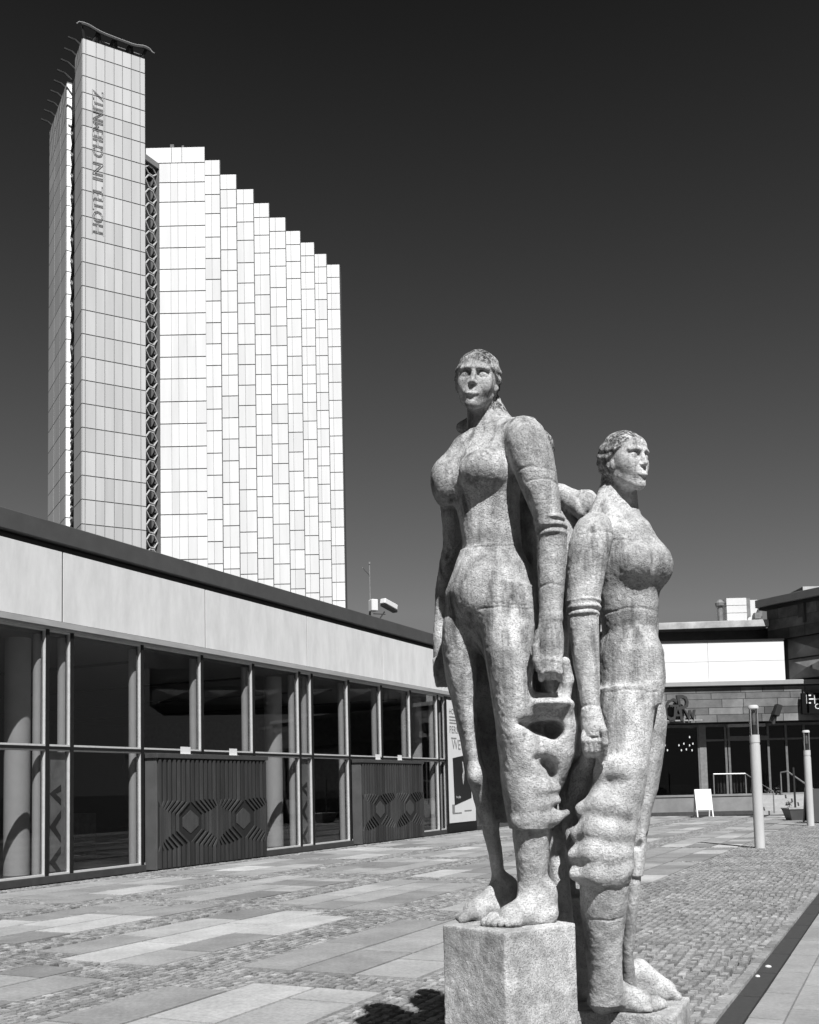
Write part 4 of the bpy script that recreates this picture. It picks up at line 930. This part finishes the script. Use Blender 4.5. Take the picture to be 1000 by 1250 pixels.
def annex():
    root = thing('clad_annex', 'dark stone-clad block rising behind the right end of the pavilion, over faceted glass', 'building', (19, 47, 6.2))
    d = dvec(150); n = Vector((-.866, -.5, 0)); P = at(936.5, 760, 49.0); P.z = 0; fr = frame(P, d, -n)
    z = lambda y, x=940, Y=49.: at(x, y, Y).z
    g = MB(); z0, z1 = z(783), z(745); hs = (z1-z0)/3
    for r in range(3):
        x = -rng.uniform(0, 1)
        while x < 16:
            L = rng.choice([.9, 1.4, 2.2]); a0 = max(x, 0); g.box(fr, a0+.01, x+L-.01, -.0, .2, z0+r*hs+.01, z0+(r+1)*hs-.01, float(np.clip(rng.normal(1, .28), .5, 2.2))) if x+L > .1 else None; x += L
    g.obj('cladding', mat('dark_cladding', .16, .7, .4, 1.2, .003, 20, stain=.35, sscale=.6, tint=True), root)
    MB().box(fr, 0, 16, .02, 9, z0+.01, z1).obj('core', mat('annex_core', .05), root)
    MB().box(fr, -.3, 16.3, -.45, 9.3, z1+.12, z1+.50).obj('coping', mat('annex_coping', .12, .5, .1, 3), root, bevel=.02); MB().box(fr, -.2, 16.2, -.3, 9.2, z1+.0, z1+.118).obj('coping_shadow', mat('black_gap', .015), root)
    zb = z(832)
    zm = (z0+zb)/2; gl = mat('faceted_panel', .22, .35, .2, .8, stain=.3, tint=True)
    q = MB()
    for i in range(6):
        a0, a1 = .9+i*2.5, .9+i*2.5+2.46; am = (a0+a1)/2
        for (zz0, zz1, tq) in ((zb, zm-.03, 1.0), (zm+.03, z0, .9)):
            cz = (zz0+zz1)/2
            for tri, k_ in (((fr(a0, .3, zz0), fr(am, .05, cz-.0), fr(a0, .3, zz1)), 1.0), ((fr(a0, .3, zz1), fr(am, .05, cz), fr(a1, .3, zz1)), 1.15), ((fr(a1, .3, zz1), fr(am, .05, cz), fr(a1, .3, zz0)), .8), ((fr(a1, .3, zz0), fr(am, .05, cz), fr(a0, .3, zz0)), .9)):
                q.add(list(tri), [(0, 1, 2)], tq*k_)
    q.obj('facet_panel', gl, root)
    MB().box(fr, 0, 16, .45, 8, zb-.0, z0).obj('lower_core', mat('annex_core', .05), root)
    MB().box(fr, .35, .6, .0, .3, zb, z0).obj('corner_post', mat('corner_grey', .2), root)
    MB().tube([fr(3.2, -.2, zb), fr(3.2, -.2, z0-.3)], .05, 8).obj('downpipe', mat('pipe_dark', .05), root)
    return root
annex()
def roof_hut():
    Y = 47.; a, b = at(980, 716, Y), at(1012, 714, Y); zt = a.z; zb = at(980, 728, Y).z; L = at(958, 745, Y+1.5)
    root = thing('roof_penthouse', 'pale flat-topped rooftop box with slanting dark flank above the dark annex', 'roof structure', (a.x, Y, zb))
    MB().hexa([Vector((a.x, Y, zb)), Vector((a.x+6, Y, zb)), Vector((a.x+6, Y+4, zb)), Vector((a.x, Y+4, zb)), Vector((a.x, Y, zt)), Vector((a.x+6, Y, zt)), Vector((a.x+6, Y+4, zt)), Vector((a.x, Y+4, zt))]).obj('box', mat('hut_pale', .6, .8, .2, 2, stain=.3), root)
    MB().add([(a.x-.01, Y+.02, zt-.02), (L.x, Y+1.2, L.z-.6), (a.x-.01, Y+.02, zb-.9), (a.x-.01, Y+4, zt-.02), (L.x, Y+4, L.z-.6), (a.x-.01, Y+4, zb-.9)], [(0, 1, 2), (5, 4, 3), (0, 3, 4, 1), (1, 4, 5, 2), (2, 5, 3, 0)]).obj('flank', mat('hut_flank', .07, .7, .3, 3), root)
    MB().box(XY, a.x, a.x+6, Y+.03, Y+4, zb-1.2, zb-.002).obj('base', mat('annex_core', .05), root)
roof_hut()
def roof_fan():
    Y = 50.; p = at(957, 740, Y); root = thing('roof_fan', 'small pale ventilator with flat cap on the dark annex roof', 'ventilator', p)
    m = mat('fan_pale', .5, .5); MB().tube([p+Vector((0, 0, -.6)), p+Vector((0, 0, .05))], .32, 14).obj('stub', m, root); MB().tube([p+Vector((-.1, 0, .05)), p+Vector((-.1, 0, .12)), p+Vector((-.1, 0, .2))], [.75, .7, .3], 18).obj('cap', m, root)
roof_fan()
def hvac():
    Y = 51.; p = at(888, 757.5, Y); q = at(930, 729, Y); z0 = at(890, 760, Y).z
    root = thing('ventilation_unit', 'white rooftop ventilation box with ducts on the pavilion roof', 'ventilation unit', (p.x, Y, z0))
    wh = mat('hvac_white', .75, .5, .05); gy = mat('hvac_grey', .22, .5)
    xm = p.x+(q.x-p.x)*.56
    g = MB(); zz = z0+.1
    for i in range(3): g.box(XY, p.x, xm, Y, Y+1.5, zz+i*(q.z-zz)/3+.012, zz+(i+1)*(q.z-zz)/3-.012)
    g.obj('louvre_box', wh, root); MB().box(XY, p.x+.02, q.x, Y+.5, Y+1.9, z0, q.z-.04).obj('rear_box', wh, root)
    MB().box(XY, p.x-.1, q.x+.1, Y-.1, Y+2, z0-.12, z0+.09).obj('base_frame', mat('hvac_base', .5), root)
    d = MB(); d.box(XY, xm+.03, xm+.22, Y+.1, Y+.49, z0+.3, q.z-.02); d.tube([Vector((xm+.75, Y+.3, z0+.3)), Vector((xm+.8, Y+.3, z0+.75)), Vector((xm+1.0, Y+.35, q.z-.1))], .14, 10); d.box(XY, xm+.45, xm+.75, Y+.15, Y+.45, z0+.2, z0+.5); d.obj('duct', gy, root)
    x = p.x-.25; MB().tube([Vector((x, Y+.3, z0-.1)), Vector((x, Y+.3, q.z-.35))], .13, 12).obj('flue', gy, root); MB().tube([Vector((x, Y+.3, q.z-.35)), Vector((x, Y+.3, q.z-.2)), Vector((x, Y+.3, q.z-.03))], [.22, .24, .1], 12).obj('flue_cap', gy, root)
hvac()
def letters():
    Y = 47.35; p = at(812, 879, Y); root = thing('letter_sign', 'dark jumbled three-dimensional letters standing on the pavilion shopfront edge', 'sign', p)
    m = mat('letter_metal', .035, .5, .3, 6); ml = mat('letter_edge', .35, .4)
    for ch, px, py, sz, tilt, wd in (('C', 808.5, 879, 1.5, 10, .50), ('T', 815.5, 880, 1.1, 6, .50), ('A', 821, 880, 1.0, 0, .50), ('P', 828, 880, 1.75, -6, .50), ('w', 836.5, 879, 1.0, -6, .52)):
        o = at(px, py, Y); r = radians(tilt); text_obj('letter', ch, sz, o, (cos(r), 0, -sin(r)*.4), (sin(r), 0, cos(r)), .28, m, root, wd)
    MB().box(XY, p.x-.2, p.x+1.7, Y-.1, Y+.2, p.z-.07, p.z-.01).obj('letter_rail', ml, root)
letters()
def black_sign():
    Y = 47.4; a = at(978.5, 846, Y); b = at(1015, 871, Y); root = thing('shop_sign', 'black hanging sign with white EH letters at the right edge', 'sign', (a.x, Y, b.z))
    MB().box(XY, a.x, b.x, Y, Y+.16, b.z, a.z).obj('panel', mat('sign_black', .008, .8, spec=.1), root, bevel=.01)
    wh = mat('sign_white', .85, .6); q = MB()
    def px(x0, y0, x1, y1): u, v = at(x0, y0, Y), at(x1, y1, Y); q.box(XY, min(u.x, v.x), max(u.x, v.x), Y-.012, Y-.002, min(u.z, v.z), max(u.z, v.z))
    px(984, 848, 985.6, 859); px(987, 848, 990, 849.6); px(987, 857.2, 990, 858.8); px(987.5, 852.6, 993.4, 854); px(993.6, 848, 995.2, 859); px(995.4, 852.6, 1001, 854); px(1001.2, 848, 1002.8, 859)
    q.obj('lettering', wh, root); text_obj('lettering', 'CAFE', .36, at(994.5, 865.5, Y)-Vector((0, .012, 0)), (1, 0, 0), (0, 0, 1), .01, wh, root)
black_sign()
def floodlight():
    Y = 47.3; root = thing('floodlight', 'dark tilted floodlight fixed to the pavilion stone band', 'lamp', at(944, 880, Y))
    m = mat('flood_black', .015, .5); a, b = at(944.5, 882, Y), at(945.5, 874, Y)
    MB().tube([Vector((a.x, Y+.35, a.z+.1)), a, b], .09, 8).obj('bracket', m, root)
    c = at(949, 867, Y); ax = Vector((.35, 0, .94)); fr = lambda x, y, z: c+Vector((.94, 0, -.35))*x+Vector((0, 1, 0))*y+ax*z
    MB().box(fr, -.13, .13, -.15, .25, -.27, .27).obj('lamp_housing', m, root, bevel=.02); MB().box(fr, .131, .14, -.1, .2, -.2, .2).obj('lens', mat('lens_grey', .25, .3), root)
floodlight()

# ================================================================ things on the plaza
def lamp_post(p, h, label):
    root = thing('lamp_post', label, 'lamp post', p, 'round lamp posts on the plaza')
    Z = lambda z: Vector((p.x, p.y, z)); m = mat('post_grey', .62, .7, .08, 3, stain=.06, stretch=(1, 1, .3), spec=.2); r = .118
    MB().tube([Z(-.02), Z(h*.72), Z(h*.72+.001)], [r, r*.98, r*.9], 24).tube([Z(h*.72+.002), Z(h*.735)], r*.9, 24).tube([Z(h*.735+.001), Z(h*.79)], r*.97, 24).obj('post', m, root, True)
    g = MB(); rr = r*.93
    for k in range(4): a = k*pi/2+.6; g.tube([Z(h*.79)+Vector((cos(a), sin(a), 0))*rr, Z(h*.975)+Vector((cos(a), sin(a), 0))*rr], .012, 6)
    g.obj('cage', mat('cage_grey', .3, .5), root)
    MB().tube([Z(h*.79+.002), Z(h*.86)], .055, 14).obj('lamp_base', mat('lamp_dark', .03), root); MB().tube([Z(h*.861), Z(h*.965)], .04, 14).obj('lamp_bulb', mat('bulb_grey', .25, .3), root)
    MB().tube([Z(h*.792), Z(h*.974)], r*.86, 24, False).obj('lamp_glass', glass_mat('lamp_glass_clear', .72), root, True)
    MB().tube([Z(h*.975), Z(h*.99), Z(h)], [r*1.02, r*1.02, r*.8], 24).obj('cap', m, root, True)
lamp_post(Vector((8.05, 23.94, 0)), 3.32, 'nearer grey cylindrical lamp post with glass head at the slab edge')
lamp_post(Vector((13.26, 34.3, 0)), 3.18, 'farther grey cylindrical lamp post with glass head beside the planter')
def a_board():
    p = on_z(859, 997, 0); root = thing('sandwich_board', 'blank white A-frame pavement board in front of the terrace wall', 'pavement sign', p)
    wh = mat('board_white', .85, .6, .02); hw = .36
    for sgn in (-1, 1):
        fr = lambda x, y, z, sgn=sgn: Vector((p.x+x-.08*(1-z/1.2)*0, p.y+sgn*(.28*(1-z/1.2)+.015)+y, z))
        MB().box(fr, -hw, hw, -.012, .012, .30, 1.2).obj('panel', wh, root)
        for x in (-hw, hw-.05): MB().box(fr, x, x+.05, -.014, .014, .0, .298).obj('leg', wh, root)
a_board()
def dark_board():
    p = on_z(1000, 1004, 0); root = thing('chalk_board', 'dark framed A-board at the right edge behind the farther lamp post', 'pavement sign', p)
    for sgn in (-1, 1):
        fr = lambda x, y, z, sgn=sgn: Vector((p.x+x, p.y+sgn*(.3*(1-z/1.25)+.015)+y, z))
        MB().box(fr, -.4, .4, -.015, .015, .06, 1.2).obj('panel', mat('chalk_black', .015, .6), root)
        MB().box(fr, -.45, -.402, -.02, .02, 0, 1.25).box(fr, .402, .45, -.02, .02, 0, 1.25).obj('rail', mat('board_frame', .3, .6), root)
dark_board()
def handrail(pts, label, posts):
    root = thing('handrail', label, 'handrail', Vector((pts[0][0].x, pts[0][0].y, .9)), 'steel handrails of the steps')
    m = mat('rail_steel', .45, .35, .1, 5, metal=.6); MB().tube([p for p, in pts], .035, 8).obj('rail', m, root)
    for (p, zb) in posts: MB().tube([Vector((p.x, p.y, zb)), p], .03, 8).obj('post', m, root)
A_ = [at(871, 968, 47.6), at(871, 945, 47.6), at(910, 944.5, 47.3), at(944, 966, 45.9)]
handrail([(p,) for p in A_[1:]], 'left steel handrail running along the terrace and down the steps', [(A_[1], .92), (A_[3], .05), (A_[2], .92)])
B_ = [at(953, 943, 47.6), at(961, 941.5, 47.3), at(994, 964, 45.9)]
handrail([(p,) for p in B_], 'right steel handrail sloping down the steps behind the farther lamp post', [(B_[0], .92), (B_[2], .05)])
def planter():
    p = on_z(973, 1001, 0); root = thing('planter', 'dark tapered planter with pole standing left of the farther lamp post', 'planter', p)
    m = mat('planter_grey', .09, .6, .2, 4); b, t = .30, .42
    MB().hexa([p+Vector((-b, -b, 0)), p+Vector((b, -b, 0)), p+Vector((b, b, 0)), p+Vector((-b, b, 0)), p+Vector((-t, -t, .42)), p+Vector((t, -t, .42)), p+Vector((t, t, .42)), p+Vector((-t, t, .42))]).obj('tub', m, root)
    MB().box(lambda x, y, z: p+Vector((x, y, z)), -t-.02, t+.02, -t-.02, t+.02, .422, .47).obj('rim', mat('planter_rim', .4, .6), root)
    MB().tube([p+Vector((0, .1, .47)), p+Vector((0, .1, 2.0))], .04, 8).obj('pole', mat('pole_black', .02), root)
    leaf_blob(p+Vector((-.28, 0, .62)), .13, 60, root, mat('leaf_dark', .05, .6, .5, 30))
def leaf_blob(c, r, n, root, m, name='foliage'):
    g = MB()
    for i in range(n):
        d = Vector(rng.normal(0, 1, 3)); d.normalize(); p = c+d*r*rng.uniform(.3, 1.15); u = Vector(rng.normal(0, 1, 3)); u.normalize(); v = u.cross(d); 
        if v.length < .1: continue
        v.normalize(); L = r*rng.uniform(.25, .5); g.add([p-u*L, p+v*L*.35, p+u*L, p-v*L*.35], [(0, 1, 2, 3)])
    return g.obj(name, m, root)
planter()
def potted(px, py, h, r, label, name='potted_plant'):
    p = on_z(px, py, 0); root = thing(name, label, 'potted plant', p, 'potted plants by the steps')
    MB().tube([p, p+Vector((0, 0, .05)), p+Vector((0, 0, .34))], [.15, .17, .21], 14).obj('pot', mat('pot_dark', .04, .7), root)
    MB().tube([p+Vector((0, 0, .34)), p+Vector((.03, 0, h*.6))], .03, 6).obj('stem', mat('stem_brown', .08), root)
    for k in range(4): leaf_blob(p+Vector((rng.uniform(-.25, .25), rng.uniform(-.2, .2), h*.62+rng.uniform(-.1, .35))), r, 60, root, mat('leaf_dark', .05, .6, .5, 30), 'foliage')
potted(943, 992, 1.0, .22, 'taller bushy potted plant at the foot of the steps behind the nearer lamp post')
potted(936, 990, .55, .10, 'low potted plant beside the stepped end of the terrace wall')
